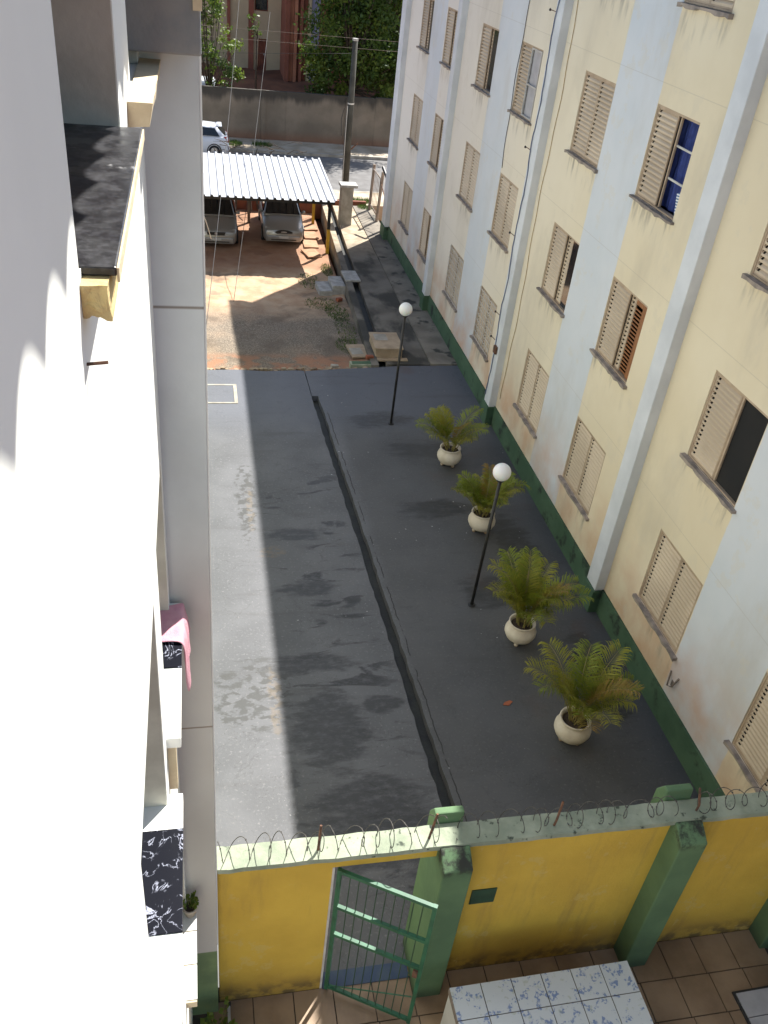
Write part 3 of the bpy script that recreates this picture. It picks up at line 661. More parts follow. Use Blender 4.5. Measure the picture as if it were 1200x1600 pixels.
# leafy sprigs
def sprig(root, n, h, spread, seed, lm, size=.05):
    rnd = random.Random(seed)
    for i in range(n):
        a = rnd.uniform(0, 6.28); t = Vector((math.cos(a)*spread*rnd.uniform(.3,1), math.sin(a)*spread*rnd.uniform(.3,1), h*rnd.uniform(.6,1)))
        st_ = MB().tube([(0,0,0), t*.5+Vector((0,0,h*.15)), t], [.006,.004,.002], 5).build('stem', M_STEM, root)
        lf = MB()
        for k in range(9):
            p = t*(.35+.65*k/8); d = Vector((rnd.uniform(-1,1),rnd.uniform(-1,1),rnd.uniform(-.2,.9))).normalized(); s_ = size*rnd.uniform(.6,1.2); q = d.orthogonal().normalized()*s_*.45
            lf.add([p, p+d*s_*.5+q, p+d*s_, p+d*s_*.5-q], [(0,1,2,3)])
        lf.build('leaves', lm, root, kind='stuff')
pp = thing('potted_plant', 'small leafy plant in pale pot on low ledge of white block', 'plant', (-.20,4.46,2.212))
MB().lathe([(0,0),(.045,0),(.065,.11),(.07,.11),(.07,.125),(.058,.125),(.055,.10),(0,.10)], (0,0,0), 16).build('pot', M_TERRP, pp, smooth=True)
MB().lathe([(0,.102),(.055,.102)], (0,0,0), 12).build('soil', M_SOIL, pp); sprig(pp, 7, .22, .13, 4, M_LEAF[1], .05)
wp = thing('weed_clump', 'straggly green weeds at foot of left wall below yellow wall', 'plant', (.02,4.32,0)); sprig(wp, 16, .42, .26, 9, M_LEAF[1], .07)
wl = thing('metal_strip', 'short grey metal bar leaning by the foot of yellow wall', 'bar', (.14,4.45,0)); MB().box(-.015,.015,-.22,.22,0,.02).build('bar', M_ALU, wl); MB().box(-.022,.022,.2,.24,0,.03).build('end_cap', M_CABLE, wl)

# ------------------------------------------------------------------ yellow wall with gate
WYN, WYF = 4.72, 4.87
YWL = thing('boundary_wall', 'yellow courtyard wall with green coping and green posts', 'wall', (3.4,4.8,0))
def yw(mbx, name, mat, parent=None, **k):
    o = mbx.build(name, mat, **k); o.parent = parent or YWL
    if not parent: o.matrix_parent_inverse = Matrix.Translation(-Vector((3.4,4.8,0)))
    return o
yw(holed_wall(MB(), 'y', WYN, WYF, XW+.015, 6.76, -.4, 2.45, [(1.15,2.16,-.0001,2.28)]), 'panel', M_YEL)
mb = MB(); n = 60; rnd = random.Random(2)
for i in range(n+1):
    x = XW+.016 + (6.745-XW-.016)*i/n; j1, j2 = rnd.uniform(-.006,.006), rnd.uniform(-.006,.006)
    mb.v += [(x,4.665+j1,2.452),(x,4.925+j2,2.452),(x,4.915+j2,2.505+j1*.4),(x,4.675+j1,2.50+j2*.4)]
for i in range(n):
    k = 4*i; q = k+4
    for e in range(4): mb.f.append((k+e,q+e,q+(e+1)%4,k+(e+1)%4))
mb.f += [(0,1,2,3),(4*n+3,4*n+2,4*n+1,4*n)]
yw(mb, 'coping', M_COP)
POSTS = [(2.15,2.45),(4.64,4.94),(6.44,6.72)]
for a, b in POSTS:
    yw(MB().extr([(4.47,-.3),(5.12,-.3),(5.12,2.46),(5.02,2.63),(4.945,2.63),(4.93,2.485),(4.65,2.485),(4.47,2.37)], 'x', a, b), 'post', M_GPOST, bevel=.015)
yw(MB().box(2.63,2.90,4.708,4.719,1.35,1.60), 'painted_plate', M_DGREEN)
yw(MB().box(1.128,1.15,4.712,4.719,.0,2.28), 'jamb_edge', M_GRILLE)
struct(MB().box(1.16,2.14,4.70,4.88,-.4,.012).build('threshold', M_BLUEP))
# gate leaf, hinged at left, swung towards the courtyard
gt = thing('gate', 'green barred metal gate standing half open in yellow wall', 'gate', (1.18,4.71,0), math.atan2(-.50,.87))
GL = 1.0
for zz in (.06, 1.12, 1.62, 2.22): MB().box(0,GL,-.018,.018,zz,zz+.045).build('rail', M_GATE, gt)
for xx in (0, GL-.04): MB().box(xx,xx+.04,-.02,.02,.03,2.27).build('stile', M_GATE, gt)
for i in range(9): MB().tube([(.04+(i+1)*(GL-.08)/10,0,.08),(.04+(i+1)*(GL-.08)/10,0,2.24)], .006, 6).build('bar', M_DGREEN, gt)
MB().tube([(.05,.0,.1),(GL-.05,.0,.55)], .008, 6).build('brace', M_GATE, gt)
MB().box(GL-.09,GL-.04,-.04,.04,1.0,1.12).build('lock', M_RUST, gt)
# razor wire
def coil(x0, x1, label, rad, seed, y=4.80, stakes=()):
    rnd = random.Random(seed); t = thing('razor_wire', label, 'razor wire', (x0, y, 2.5), 0, 'razor wire coils on the yellow wall')
    n = max(2, int((x1-x0)/.17)); pts = []; k = 20; ph = rnd.uniform(0,6)
    rr = [rad*rnd.uniform(.65,1.2) for _ in range(n+2)]; off = [rnd.uniform(-.08,.08) for _ in range(n+2)]
    for i in range(n*k+1):
        a = 2*math.pi*i/k+ph; q = i/k; f = q-int(q); r_ = rr[int(q)]*(1-f)+rr[int(q)+1]*f; o_ = off[int(q)]*(1-f)+off[int(q)+1]*f
        pts.append(((x1-x0)*i/(n*k)+o_+.03*math.sin(a), r_*.95*math.cos(a), rad*.92+r_*math.sin(a)))
    MB().tube(pts, .0042, 5).build('wire', M_WIRE, t, smooth=True)
    bb = MB()
    for i in range(2, len(pts), 3):
        p = Vector(pts[i]); d = (Vector(pts[i])-Vector(pts[i-1])).normalized(); q = d.orthogonal().normalized()*.011
        bb.add([p-d*.016, p+q, p+d*.016, p-q], [(0,1,2,3)])
    bb.build('barbs', M_WIRE, t, kind='stuff')
    for sx, lean in stakes:
        MB().tube([(sx-x0,-.02,-.03),(sx-x0+lean*.1,-.03,.10),(sx-x0+lean,.03,.30)], .013, 6).build('stake', M_RUST, t)
coil(.08,2.2,'razor wire coil on pale sunlit coping above the gate', .125, 3, 4.80, ((.98,.02),(2.06,.06)))
coil(2.42,4.70,'razor wire coil on shaded coping between the two tall green posts', .11, 5, 4.80, ((3.35,.05),))
coil(4.9,6.72,'razor wire coil on coping right of the second green post', .12, 8, 4.80, ((4.92,-.03),))

# tiled counter in the courtyard
tc = thing('tiled_counter', 'counter topped with white tiles printed with blue blossoms', 'counter', (2.36,4.16,0), .012)
MB().box(.01,1.99,-1.0,-.01,-.01,.775).build('body', M_TILEB, tc); MB().box(.006,1.994,-1.0,-.006,.776,.793).build('mortar_bed', M_GROUT, tc)
tme = MB().box(.005,.3285,-.3285,-.005,.787,.80).mesh('tile'); tme.materials.append(M_FLOR)
for i in range(6):
    for j in range(3): inst('tile', tme, None, tc, (i*.3335, -j*.3335, random.uniform(-.001,.001)))
MB().box(.0,.008,-1.0,0,.70,.786).build('edge_trim', M_GREYW, tc)

# ------------------------------------------------------------------ lamps
for x, y, h, lean, lab in ((4.34,17.28,2.66,.03,'black lamp post with white globe farther from the yellow wall'),(4.56,10.87,2.60,.05,'black lamp post with white globe between the middle potted palms')):
    t = thing('lamp_post', lab, 'lamp post', (x,y,0), 0, 'globe lamps in the alley')
    MB().tube([(0,0,0),(lean,0,h)], .028, 12).build('pole', M_BLACK, t, smooth=True)
    MB().lathe([(0,.0),(.07,.0),(.07,.012),(.035,.02),(.034,.06),(0,.06)], (0,0,.003), 16).build('base', M_BLACK, t)
    MB().lathe([(.028,h-.02),(.06,h),(.065,h+.03),(.05,h+.035)], (lean,0,0), 16).build('collar', M_BLACK, t, smooth=True)
    n = 18; MB().lathe([((.145*math.sin(math.pi*i/n)+1e-5), h+.16-.145*math.cos(math.pi*i/n)) for i in range(n+1)], (lean,0,0), 28).build('globe', M_GLOBE, t, smooth=True)

# ------------------------------------------------------------------ potted palms
def frond(L, arch, lf_len, seed, curl=0):
    """rachis along +x rising then drooping, leaflets both sides"""
    rnd = random.Random(seed); n = 30; P = []
    p = Vector((0,0,0)); step = L/n; sw = rnd.uniform(-.25,.25)
    for i in range(n+1):
        P.append(p.copy()); t = i/n
        a = arch - (1.25+curl)*t**2.2
        p += Vector((math.cos(a)*math.cos(sw*t),math.cos(a)*math.sin(sw*t),math.sin(a)))*step
    st_ = MB().tube(P, [.010*(1-.8*i/n)+.0015 for i in range(n+1)], 5)
    lf = MB()
    for i in range(9, n+1):
        for q in (0, .33, .66):
            t = (i-q)/n; b0 = P[i].lerp(P[i-1], q); d = (P[i]-P[i-1]).normalized(); sd = d.cross(Vector((0,0,1))).normalized(); nu = sd.cross(d)
            ln = lf_len*(math.sin(math.pi*min(1,max(.0,(t-.22)/.9)*.86+.14))**.7)*rnd.uniform(.75,1.12)
            for s in (-1, 1):
                dr_ = (sd*s*.78 + d*.62*rnd.uniform(.7,1.3) + nu*rnd.uniform(.12,.45)).normalized()
                wv = d*.0062; dp = rnd.uniform(.15,.55)
                m1 = b0 + dr_*ln*.45; m2 = b0 + dr_*ln*.75 + Vector((0,0,-ln*dp*.25)); e = b0 + dr_*ln*.95 + Vector((0,0,-ln*dp))
                lf.add([b0, m1+wv, m2+wv*.8, e, m2-wv*.8, m1-wv], [(0,1,5),(1,2,4,5),(2,3,4)])
    return st_, lf
def palm(x, y, s, label, seed, nf, hgt, yl):
    rnd = random.Random(seed); t = thing('potted_palm', label, 'potted palm', (x,y,0), rnd.uniform(0,6), 'potted palms along the shaded block')
    pot = MB().lathe([(.0,.05),(.10,.05),(.16,.07),(.225,.13),(.262,.215),(.262,.27),(.235,.335),(.20,.375),(.198,.395),(.225,.425),(.222,.44),(.20,.435),(.18,.40),(.178,.36)], (0,0,0), 32).build('pot', M_POT, t, smooth=True)
    pot.scale = (s,s,s)
    for k in range(3):
        a = k*2.094+.5; MB().lathe([(0,0),(.03,0),(.042,.04),(.03,.075),(0,.08)], (.13*math.cos(a),.13*math.sin(a),0), 10).build('foot', M_POT, pot, smooth=True)
    MB().lathe([(0,.385),(.10,.38),(.185,.37)], (0,0,0), 16).build('soil', M_SOIL, pot)
    for i in range(nf):
        a = i*2.399+rnd.uniform(-.4,.4); low = rnd.random()**1.2
        L = hgt*rnd.uniform(.72,1.1); arch = R(86)-low*R(26)
        st_, lf = frond(L, arch, .30*hgt, seed*100+i, rnd.uniform(-.5,.5))
        fo = st_.build('frond', M_STEM, t, smooth=True); q = rnd.uniform(.03,.11); fo.location = (q*math.cos(a),q*math.sin(a),.37*s); fo.rotation_euler = (rnd.uniform(-.2,.2),0,a)
        mi = 2 if rnd.random() < yl else (1 if rnd.random() < .5 else 0)
        lf.build('leaflets', M_FR[mi], fo, kind='stuff')
palm(5.27,15.47,1.02,'sparse potted palm nearest the far globe lamp',11,14,1.08,.12)
palm(5.32,13.04,1.02,'bushy potted palm partly behind the nearer globe lamp',12,22,.98,.06)
palm(5.11,9.92,1.0,'tall potted palm second from the yellow wall',13,22,1.2,.14)
palm(5.24,7.82,1.04,'wide potted palm nearest the yellow wall with some orange leaflets',14,18,1.2,.25)

# small litter and patches on the slab
tag(MB().prism([(4.43,8.55),(4.52,8.53),(4.60,8.60),(4.56,8.63),(4.47,8.60)], .006, .016).build('dry_leaf', M_ORAN), 'curled orange dry leaf lying on dark slab', 'leaf')
mh = thing('hatch_frame', 'worn rectangular hatch outlined with cement in sunlit slab', 'hatch', (.5,18.76,0))
for a_ in ((-.36,.36,-.5,-.44),(-.36,.36,.42,.48),(.28,.36,-.44,.42)): MB().box(a_[0],a_[1],a_[2],a_[3],0,.012).build('cement_rim', M_CONC, mh, bevel=.004)
MB().box(-.36,.275,-.435,.415,0,.006).build('plate', M_SLAB, mh)

# ------------------------------------------------------------------ yard furniture
sp_ = thing('concrete_steps', 'three pale concrete steps from yard up to walkway', 'steps', (3.75,26.5,0), .05)
for i, (x0, x1, zt) in enumerate(((-.02,.40,-.20),(.41,.83,-.06),(.84,1.32,.10))):
    MB().box(x0,x1,-.42+.09*i,.45+.09*i,zt-.07 if i == 2 else -.5,zt).build('step', M_STEP, sp_, bevel=.012)
bx = thing('cement_box', 'beige cement inspection box beside gutter at end of slab', 'box', (4.95,21.2,0), .0)
MB().box(-.36,.36,-.38,.62,-.1,.25).build('body', M_BOX, bx, bevel=.015); MB().box(-.39,.39,-.41,.65,.252,.30).build('lid', M_BOX, bx, bevel=.01); MB().box(-.3,.05,.1,.5,.301,.308).build('patch', M_CONC, bx)
MB().box(-.42,.5,-.55,-.40,-.02,.03).build('base_strip', M_BOX, bx, bevel=.008)
bd = thing('cement_board', 'beige square board lying on yard by the cement box', 'board', (4.22,21.5,-.12), .1); MB().box(-.25,.25,-.45,.35,0,.05).build('board', M_BOX, bd, bevel=.006); MB().box(-.22,.1,-.3,.1,.05,.056).build('worn_patch', M_CONC, bd)
gb = thing('mossy_block', 'green mossy concrete block at edge of slab', 'block', (4.15,20.45,-.06), .02); MB().box(-.3,.3,-.11,.11,-.1,.10).build('block', M_COP, gb, bevel=.012); MB().box(-.25,.25,-.07,.07,.10,.112).build('moss_cap', M_PLI, gb)
for k, (x, y, z, a, lab) in enumerate(((4.42,20.75,0.06,.2,'red brick lying at near end of the kerb by the cement box'),(4.30,25.55,-.25,.6,'red brick lying in weeds below the concrete steps'),(3.45,20.45,-.08,.1,'pale rubble piece on the slab edge'))):
    t = tag(MB().box(-.1,.1,-.055,.055,-.05,.05).build('loose_brick', M_BRICK if k < 2 else M_CONC, bevel=.008, loc=(x,y,z)), lab, 'brick'); t.rotation_euler = (0,.1,a)
M_SLABR = vary('reddish paving slab', (.42,.26,.16), (.33,.18,.10), 4, .9, bump=.5)
for k in range(4): pass
for k, (x, y) in enumerate(((4.02,31.0),(4.12,32.0),(4.18,33.0),(3.95,30.0))):
    o = tag(MB().box(-.26,.26,-.40,.40,0,.05).build('paving_slab', M_LEDGE if k else M_PAVE, bevel=.01, loc=(x,y,-.36)), ['second reddish paving slab beside the right silver car','third reddish paving slab beside the right silver car','farthest reddish paving slab beside the right silver car','nearest reddish paving slab beside the right silver car'][k], 'paving slab', 'paving slabs beside the parked car')
    o.rotation_euler = (0,0,.08*k); o.data.materials[0] = M_SLABR
lw = thing('low_wall', 'low red wall along the front of the yard by the pavement', 'wall', (1,35.0,0))
for k in range(14): MB().box(-6.9+k*.9,-6.008+k*.9,-.08,.08,-.6,.16+.004*(k%2)).build('block', M_BRICKR, lw, bevel=.006)
# meter pillar
mp = thing('meter_pillar', 'grey concrete meter pillar with flat cap in front of utility pole', 'pillar', (5.46,32.5,0), .04)
MB().box(-.22,.22,-.2,.2,-.3,1.36).build('shaft', M_CONC, mp, bevel=.012); MB().box(-.27,.36,-.26,.26,1.362,1.46).build('cap', M_STEP, mp, bevel=.012); MB().box(.221,.226,-.1,.1,.75,1.0).build('brick_patch', M_BRICK, mp)
# utility pole with wires
up_ = thing('utility_pole', 'dark concrete utility pole behind the meter pillar', 'utility pole', (5.95,35.9,0))
MB().tube([(0,0,-.3),(0,0,3),(0,0,5.78)], [.155,.125,.10], 10).build('pole', M_POLE, up_, smooth=True)
MB().lathe([(.128,3.55),(.128,3.60)], (0,0,0), 12).build('band', M_ALU, up_); MB().lathe([(.108,5.72),(.108,5.80),(0,5.80)], (0,0,0), 12).build('cap', M_STEP, up_)
MB().tube([(-.15,-.1,.5),(-.17,-.1,2),(-.17,-.08,3.3),(-.26,-.08,3.4),(-.34,-.05,3.0),(-.3,-.05,2.4)], .012, 6).build('down_cable', M_CABLE, up_)
MB().tube([(-.14,-.13,.4),(-.15,-.13,2.5),(-.14,-.12,3.5)], .014, 6).build('conduit', M_ALU, up_)
MB().tube([(.12,0,1.9),(.38,0,2.15)], .03, 6).build('strut', M_RUST, up_)
def wire(name, label, a, b, sag, r=.006, mat=M_CABLE, n=24):
    a, b = Vector(a), Vector(b); pts = [a.lerp(b, i/n) - Vector((0,0,sag*4*(i/n)*(1-i/n))) for i in range(n+1)]
    return tag(MB().tube(pts, r, 5).build(name, mat, smooth=True), label, 'cable')
wire('overhead_wire', 'upper overhead wire crossing in front of the trees', (-30,41,5.35), (40,41,5.6), .25, .007, M_GREYW)
wire('overhead_wire', 'lower overhead wire crossing in front of the trees', (-30,41,5.0), (40,41,5.3), .3, .007, M_GREYW)
wire('overhead_wire', 'slack wire crossing low in front of red columns', (-20,44.5,3.6), (5.95,35.9,5.3), .4, .006)
# wires hanging past the corner of the grey wing
wire('service_wire', 'longer thin service wire slanting down beside the grey wing corner', (1.9,40,6.6), (.13,20.6,.5), .5, .008)
wire('service_wire', 'second service wire slanting over the carport to the yard', (3.1,40,6.0), (1.05,25.3,-.3), .3, .008)
wire('service_wire', 'short pale wire bent from wing corner over silver car', (.12,24.5,2.6), (.42,26,1.35), -.1, .014, M_ALU)

# pedestrian gate beside the far corner of the block
pg = thing('pedestrian_gate', 'old grey gate frame with leaning posts beside far corner of block', 'gate', (6.72,33.4,0))
for (x, y, h, lx) in ((.0,.95,1.75,.06),(.02,-.55,1.85,.10)): MB().tube([(x,y,-.1),(x+lx,y+.02,h)], .06, 8).build('post', M_GREYW, pg)
MB().tube([(.14,-1.55,-.1),(.15,-1.55,1.75),(.02,-.9,2.1)], .06, 8).build('dark_post', M_BLACK, pg)
for zz in (.25, 1.6): MB().tube([(.02,.95,zz),(.06,-.55,zz)], .025, 6).build('rail', M_GREYW, pg)
for i in range(6): MB().tube([(.03,.95-.25*(i+.5),.25),(.06,.95-.25*(i+.5),1.6)], .011, 5).build('bar', M_GREYW, pg)
MB().tube([(.05,-.55,1.5),(.14,-1.5,1.0)], .02, 6).build('brace', M_RUST, pg)

# carport
cp = thing('carport', 'carport with white corrugated metal roof on thin posts', 'carport', (1.8,31,-.36))
x0, x1, yn, yf, zn, zf = -4.2, 4.60, 28.95, 33.85, 1.75, 1.93
mb = MB(); pt = .252; xs = []
k = 0
while x0 + k*pt < x1:
    for a_, h_ in ((0,0),(.13,0),(.15,.06),(.20,.06),(.23,0)): xs.append((min(x1,x0+k*pt+a_),h_))
    k += 1
for x, h_ in xs: mb.v += [(x-1.8,yn-31,zn+h_+.36),(x-1.8,yf-31,zf+h_+.36),(x-1.8,yn-31,zn+h_+.354),(x-1.8,yf-31,zf+h_+.354)]
for i in range(len(xs)-1):
    k = 4*i; q = k+4; mb.f += [(k,q,q+1,k+1),(k+2,k+3,q+3,q+2),(k,k+2,q+2,q),(k+1,q+1,q+3,k+3)]
mb.build('roof_sheet', M_ZINC, cp)
for y, z in ((29.3,1.70),(33.5,1.85)): MB().box(x0-1.8,x1-1.85,y-31-.04,y-31+.04,z+.24,z+.345).build('beam', M_BLACK, cp)
for x in (.15, 1.9, 4.4): MB().box(x-1.8-.04,x-1.8+.04,29.35-31,33.45-31,1.98,2.05).build('rafter', M_BLACK, cp)
for x, y in ((4.52,30.15),(4.38,33.35),(1.95,33.4),(-1.5,30.15),(-1.5,33.4)):
    pst = MB().box(x-1.8-.05,x-1.8+.05,y-31-.05,y-31+.05,-.15,2.0).build('post', M_BLACK if (x,y) == (4.52,30.15) else (M_YPOST if x > 3 else M_GREYW), cp)
    if (x,y) == (4.52,30.15): MB().box(x-1.8-.055,x-1.8+.055,y-31-.055,y-31+.055,-.14,.85).build('yellow_sleeve', M_YPOST, pst)
# heap of dry branches lying on and behind the carport roof
br = thing('branch_heap', 'heap of dry twigs behind the white carport roof', 'branches', (1.5,34.6,0)); rnd = random.Random(5)
for i in range(46):
    a = rnd.uniform(-.5,.5)+ (math.pi if rnd.random()<.5 else 0); c_ = Vector((rnd.uniform(-1.4,2.4),rnd.uniform(-.3,.7),rnd.uniform(1.2,2.2))); l_ = rnd.uniform(.3,.8)
    d = Vector((math.cos(a),math.sin(a)*.6,rnd.uniform(-.3,.4)))
    MB().tube([c_-d*l_*.5, c_+Vector((0,0,.05)), c_+d*l_*.5], [.014,.01,.004], 5).build('twig', M_BARK, br)
for k in range(6):
    a = k*1.05; MB().tube([(.3+.6*math.cos(a),.3+.3*math.sin(a),-.3),(.3+.4*math.cos(a),.3+.2*math.sin(a),.8),(.3+1.1*math.cos(a),.25+.3*math.sin(a),1.9)], [.05,.035,.015], 6).build('limb', M_BARK, br)

# ------------------------------------------------------------------ cars
def loft(secs, n):
    mb = MB()
    for s_ in secs: mb.v += s_
    for i in range(len(secs)-1):
        for j in range(n-1): mb.f.append((i*n+j, (i+1)*n+j, (i+1)*n+j+1, i*n+j+1))
    mb.f += [tuple(range(n)), tuple(reversed(range((len(secs)-1)*n, len(secs)*n)))]
    return mb
def car(loc, rz, S, label, paint, style):
    """nose towards -y, wheels on z=0; S scales a 1.66 m wide car"""
    t = thing('parked_car', label, 'car', loc, rz, 'parked cars'); t.scale = (S,S,S)
    hatch = style == 'hatch'; L = 3.65 if hatch else 4.05
    st = [(0,.20,.60,.66),(.06,.17,.66,.74),(.22,.16,.74,.79),(.55,.16,.83,.82),(1.0,.16,.91,.83),(1.3,.17,.95,.83),(2.3,.17,.97,.835),(L-.75,.17,1.0,.83),(L-.25,.18,1.01,.81),(L-.05,.20,.97,.76),(L,.24,.72,.72)]
    secs = []
    for y, zb, zt, w in st:
        secs.append([(-w*.9,y,zb),(-w*.985,y,zb+.10),(-w,y,zb+(zt-zb)*.55),(-w*.975,y,zt-.08),(-w*.90,y,zt-.015),(-w*.55,y,zt+.018),(0,y,zt+.03),(w*.55,y,zt+.018),(w*.90,y,zt-.015),(w*.975,y,zt-.08),(w,y,zb+(zt-zb)*.55),(w*.985,y,zb+.10),(w*.9,y,zb)])
    body = loft(secs, 13).build('body', paint, t, smooth=True)
    r0, r1, b0, b1 = 1.78, (L-.55 if hatch else L-1.25), 1.02, (L-.12 if hatch else L-.55)
    zr = 1.42
    cs = []
    for y, z, wb, wt in ((b0,.95,.74,.74),(1.35,1.115,.75,.68),(r0,zr-.03,.75,.60),(r0+.15,zr,.75,.585),((r0+r1)/2,zr+.02,.75,.585),(r1-.1,zr-.01,.75,.58),(r1,zr-.05,.75,.58),((r1+b1)/2,1.165,.74,.64),(b1,.99,.72,.70)):
        cs.append([(-wb,y,.92),(-(wt+.02),y,z-.035),(-wt*.93,y,z-.005),(0,y,z+.012),(wt*.93,y,z-.005),(wt+.02,y,z-.035),(wb,y,.92)])
    loft(cs, 7).build('cabin', paint, t, smooth=True)
    def quad(nm, pts, mat, th=(0,0,0)):
        v = [Vector(p) for p in pts]; nrm = (v[1]-v[0]).cross(v[2]-v[0]).normalized()*.018
        MB().add([p+nrm for p in v]+[p-nrm*2 for p in v], [(0,1,2,3),(7,6,5,4),(0,4,5,1),(1,5,6,2),(2,6,7,3),(3,7,4,0)]).build(nm, mat, t)
    quad('windscreen', [(-.70,b0+.05,.985),(.70,b0+.05,.985),(.57,r0-.04,zr-.035),(-.57,r0-.04,zr-.035)], M_GLASS)
    quad('rear_window', [(.64,b1-.04,1.04),(-.64,b1-.04,1.04),(-.54,r1+.04,zr-.07),(.54,r1+.04,zr-.07)], M_GLASS)
    for s in (-1, 1):
        quad('side_window', [(s*.752,2.18,1.0),(s*.752,1.32,1.0),(s*.63,1.80,zr-.07),(s*.62,2.18,zr-.05)][::s], M_GLASS)
        quad('side_window', [(s*.752,r1+.1,1.0),(s*.752,2.26,1.0),(s*.62,2.26,zr-.05),(s*.615,r1-.15,zr-.07)][::s], M_GLASS)
        hl = [(s*.38,.0,.50),(s*.66,.04,.49),(s*.72,.20,.71),(s*.42,.06,.65)]
        quad('headlight', hl[::s], M_LENS)
        tl_ = [(s*.715,L-.06,.72),(s*.52,L+.0,.72),(s*.56,L-.05,.96),(s*.735,L-.14,.96)] if not hatch else [(s*.76,L-.05,.74),(s*.58,L+.0,.74),(s*.58,L-.04,.99),(s*.775,L-.22,.99)]
        quad('tail_light', tl_[::s], M_TAIL)
        MB().box(s*.80-.02 if s<0 else .78,s*.80+.02 if s<0 else .82,1.28,1.36,.97,1.0).build('mirror_arm', M_BLACK, t)
        mr = MB().lathe([(0,-.06),(.05,-.05),(.075,0),(.05,.05),(0,.06)], (s*.88,1.30,1.02), 12).build('mirror', paint, t, smooth=True)
        for y in (.72, L-.72):
            wh = MB(); c_ = Vector((s*.77,y,.29))
            pr = [(.19,-.085),(.27,-.085),(.29,-.06),(.29,.06),(.27,.085),(.19,.085)]
            k = 24
            for rr, xx in pr:
                for j in range(k): wh.v.append((c_.x+xx,c_.y+rr*math.cos(2*math.pi*j/k),c_.z+rr*math.sin(2*math.pi*j/k)))
            for i in range(5):
                for j in range(k): wh.f.append((i*k+j,i*k+(j+1)%k,(i+1)*k+(j+1)%k,(i+1)*k+j))
            wo = wh.build('wheel', M_RUB, t, smooth=True)
            rm = MB()
            for rr, xx in ((0,.04),(.05,.07),(.17,.05),(.192,.08)):
                for j in range(k): rm.v.append((c_.x+s*xx,c_.y+rr*math.cos(2*math.pi*j/k),c_.z+rr*math.sin(2*math.pi*j/k)))
            for i in range(3):
                for j in range(k): rm.f.append((i*k+j,i*k+(j+1)%k,(i+1)*k+(j+1)%k,(i+1)*k+j))
            rm.build('rim', M_RIM, wo)
            ar = MB(); pts = [(s*.822,y+.345*math.cos(a_),.29+.345*math.sin(a_)) for a_ in np.linspace(-.15,math.pi+.15,14)]
            ar.tube(pts, .03, 6).build('wheel_arch', M_BLACK, t)
    if style == 'oval':
        n = 16; gp = [(.36*math.cos(a_),.58+.075*math.sin(a_)-.02*math.cos(a_)**2) for a_ in np.linspace(0,2*math.pi,n,endpoint=False)]
        MB().extr(gp, 'y', -.015, .1).build('grille', M_BLACK, t)
        MB().extr([(x*.35,z*.35+.58*.65) for x, z in gp], 'y', -.022, -.014).build('badge', M_RIM, t)
        MB().box(-.3,.3,-.035,.2,.50,.525).build('grille_chin', paint, t)
    elif style == 'wide':
        gr = MB().extr([(-.32,.52),(.32,.52),(.36,.64),(-.36,.64)], 'y', -.02, .1).build('grille', M_BLACK, t)
        MB().lathe([(0,-.05),(.05,-.04),(.055,0),(.05,.04),(0,.05)], (0,-.02,.585), 12).build('badge', M_RIM, t)
    MB().box(-.66,.66,-.045,.12,.24,.43).build('bumper', paint, t, bevel=.03)
    MB().box(-.5,.5,-.05,-.04,.265,.30).build('air_intake', M_BLACK, t)
    MB().box(-.19,.19,-.058,-.046,.335,.43).build('number_plate', M_PLATE, t)
    MB().box(-.68,.68,L-.1,L+.05,.26,.46).build('rear_bumper', paint, t, bevel=.03)
    if hatch: MB().box(-.5,.5,r1-.05,r1+.22,zr-.01,zr+.02).build('spoiler', paint, t, bevel=.008)
    return t
car((3.03,30.75,-.375), -.02, .885, 'silver car with oval grille under right end of the carport', M_SILVER, 'oval')
car((.66,30.25,-.375), -.01, .90, 'silver car with wide rectangular grille under left part of the carport', M_SILVER, 'wide')
car((-1.72,42.72,-.14), R(-90), .89, 'white hatchback parked on the road beyond the carport', M_WCAR, 'hatch')

# ------------------------------------------------------------------ grass
def grass(name, label, spots, n, h, seed):
    r_ = random.Random(seed); mb = MB()
    for _ in range(n):
        cx, cy, rx, ry = r_.choice(spots); a = r_.uniform(0,6.28); q = math.sqrt(r_.random())
        x = cx+rx*q*math.cos(a); y = cy+ry*q*math.sin(a); z = yard_z(x,y)-.01 if x < 4.5 and y < 35 else -.03
        b = r_.uniform(0,6.28); hh = h*r_.uniform(.4,1.2); dx, dy = math.cos(b)*.012, math.sin(b)*.012; lx, ly = r_.uniform(-.05,.05), r_.uniform(-.05,.05)
        mb.add([(x-dx,y-dy,z),(x+dx,y+dy,z),(x+lx,y+ly,z+hh)], [(0,1,2)])
    o = mb.build(name, M_GRASS, kind='stuff'); o['label'] = label; o['category'] = 'grass'; return o
grass('grass', 'short grass growing along the kerb in the yard', [(4.15,23.2,.28,1.4),(4.1,24.6,.35,.8),(3.7,25.3,.5,.6),(3.55,27.4,.35,.7),(4.3,28.5,.2,.6),(4.0,22,.3,.6)], 2600, .07, 3)
grass('grass', 'grass tufts on the pavement strips along the road', [(6.55,35.6,.5,.35),(6.6,34.6,.3,.3),(1.9,44.3,.35,.5),(3.2,44.4,.5,.4)], 2200, .16, 4)

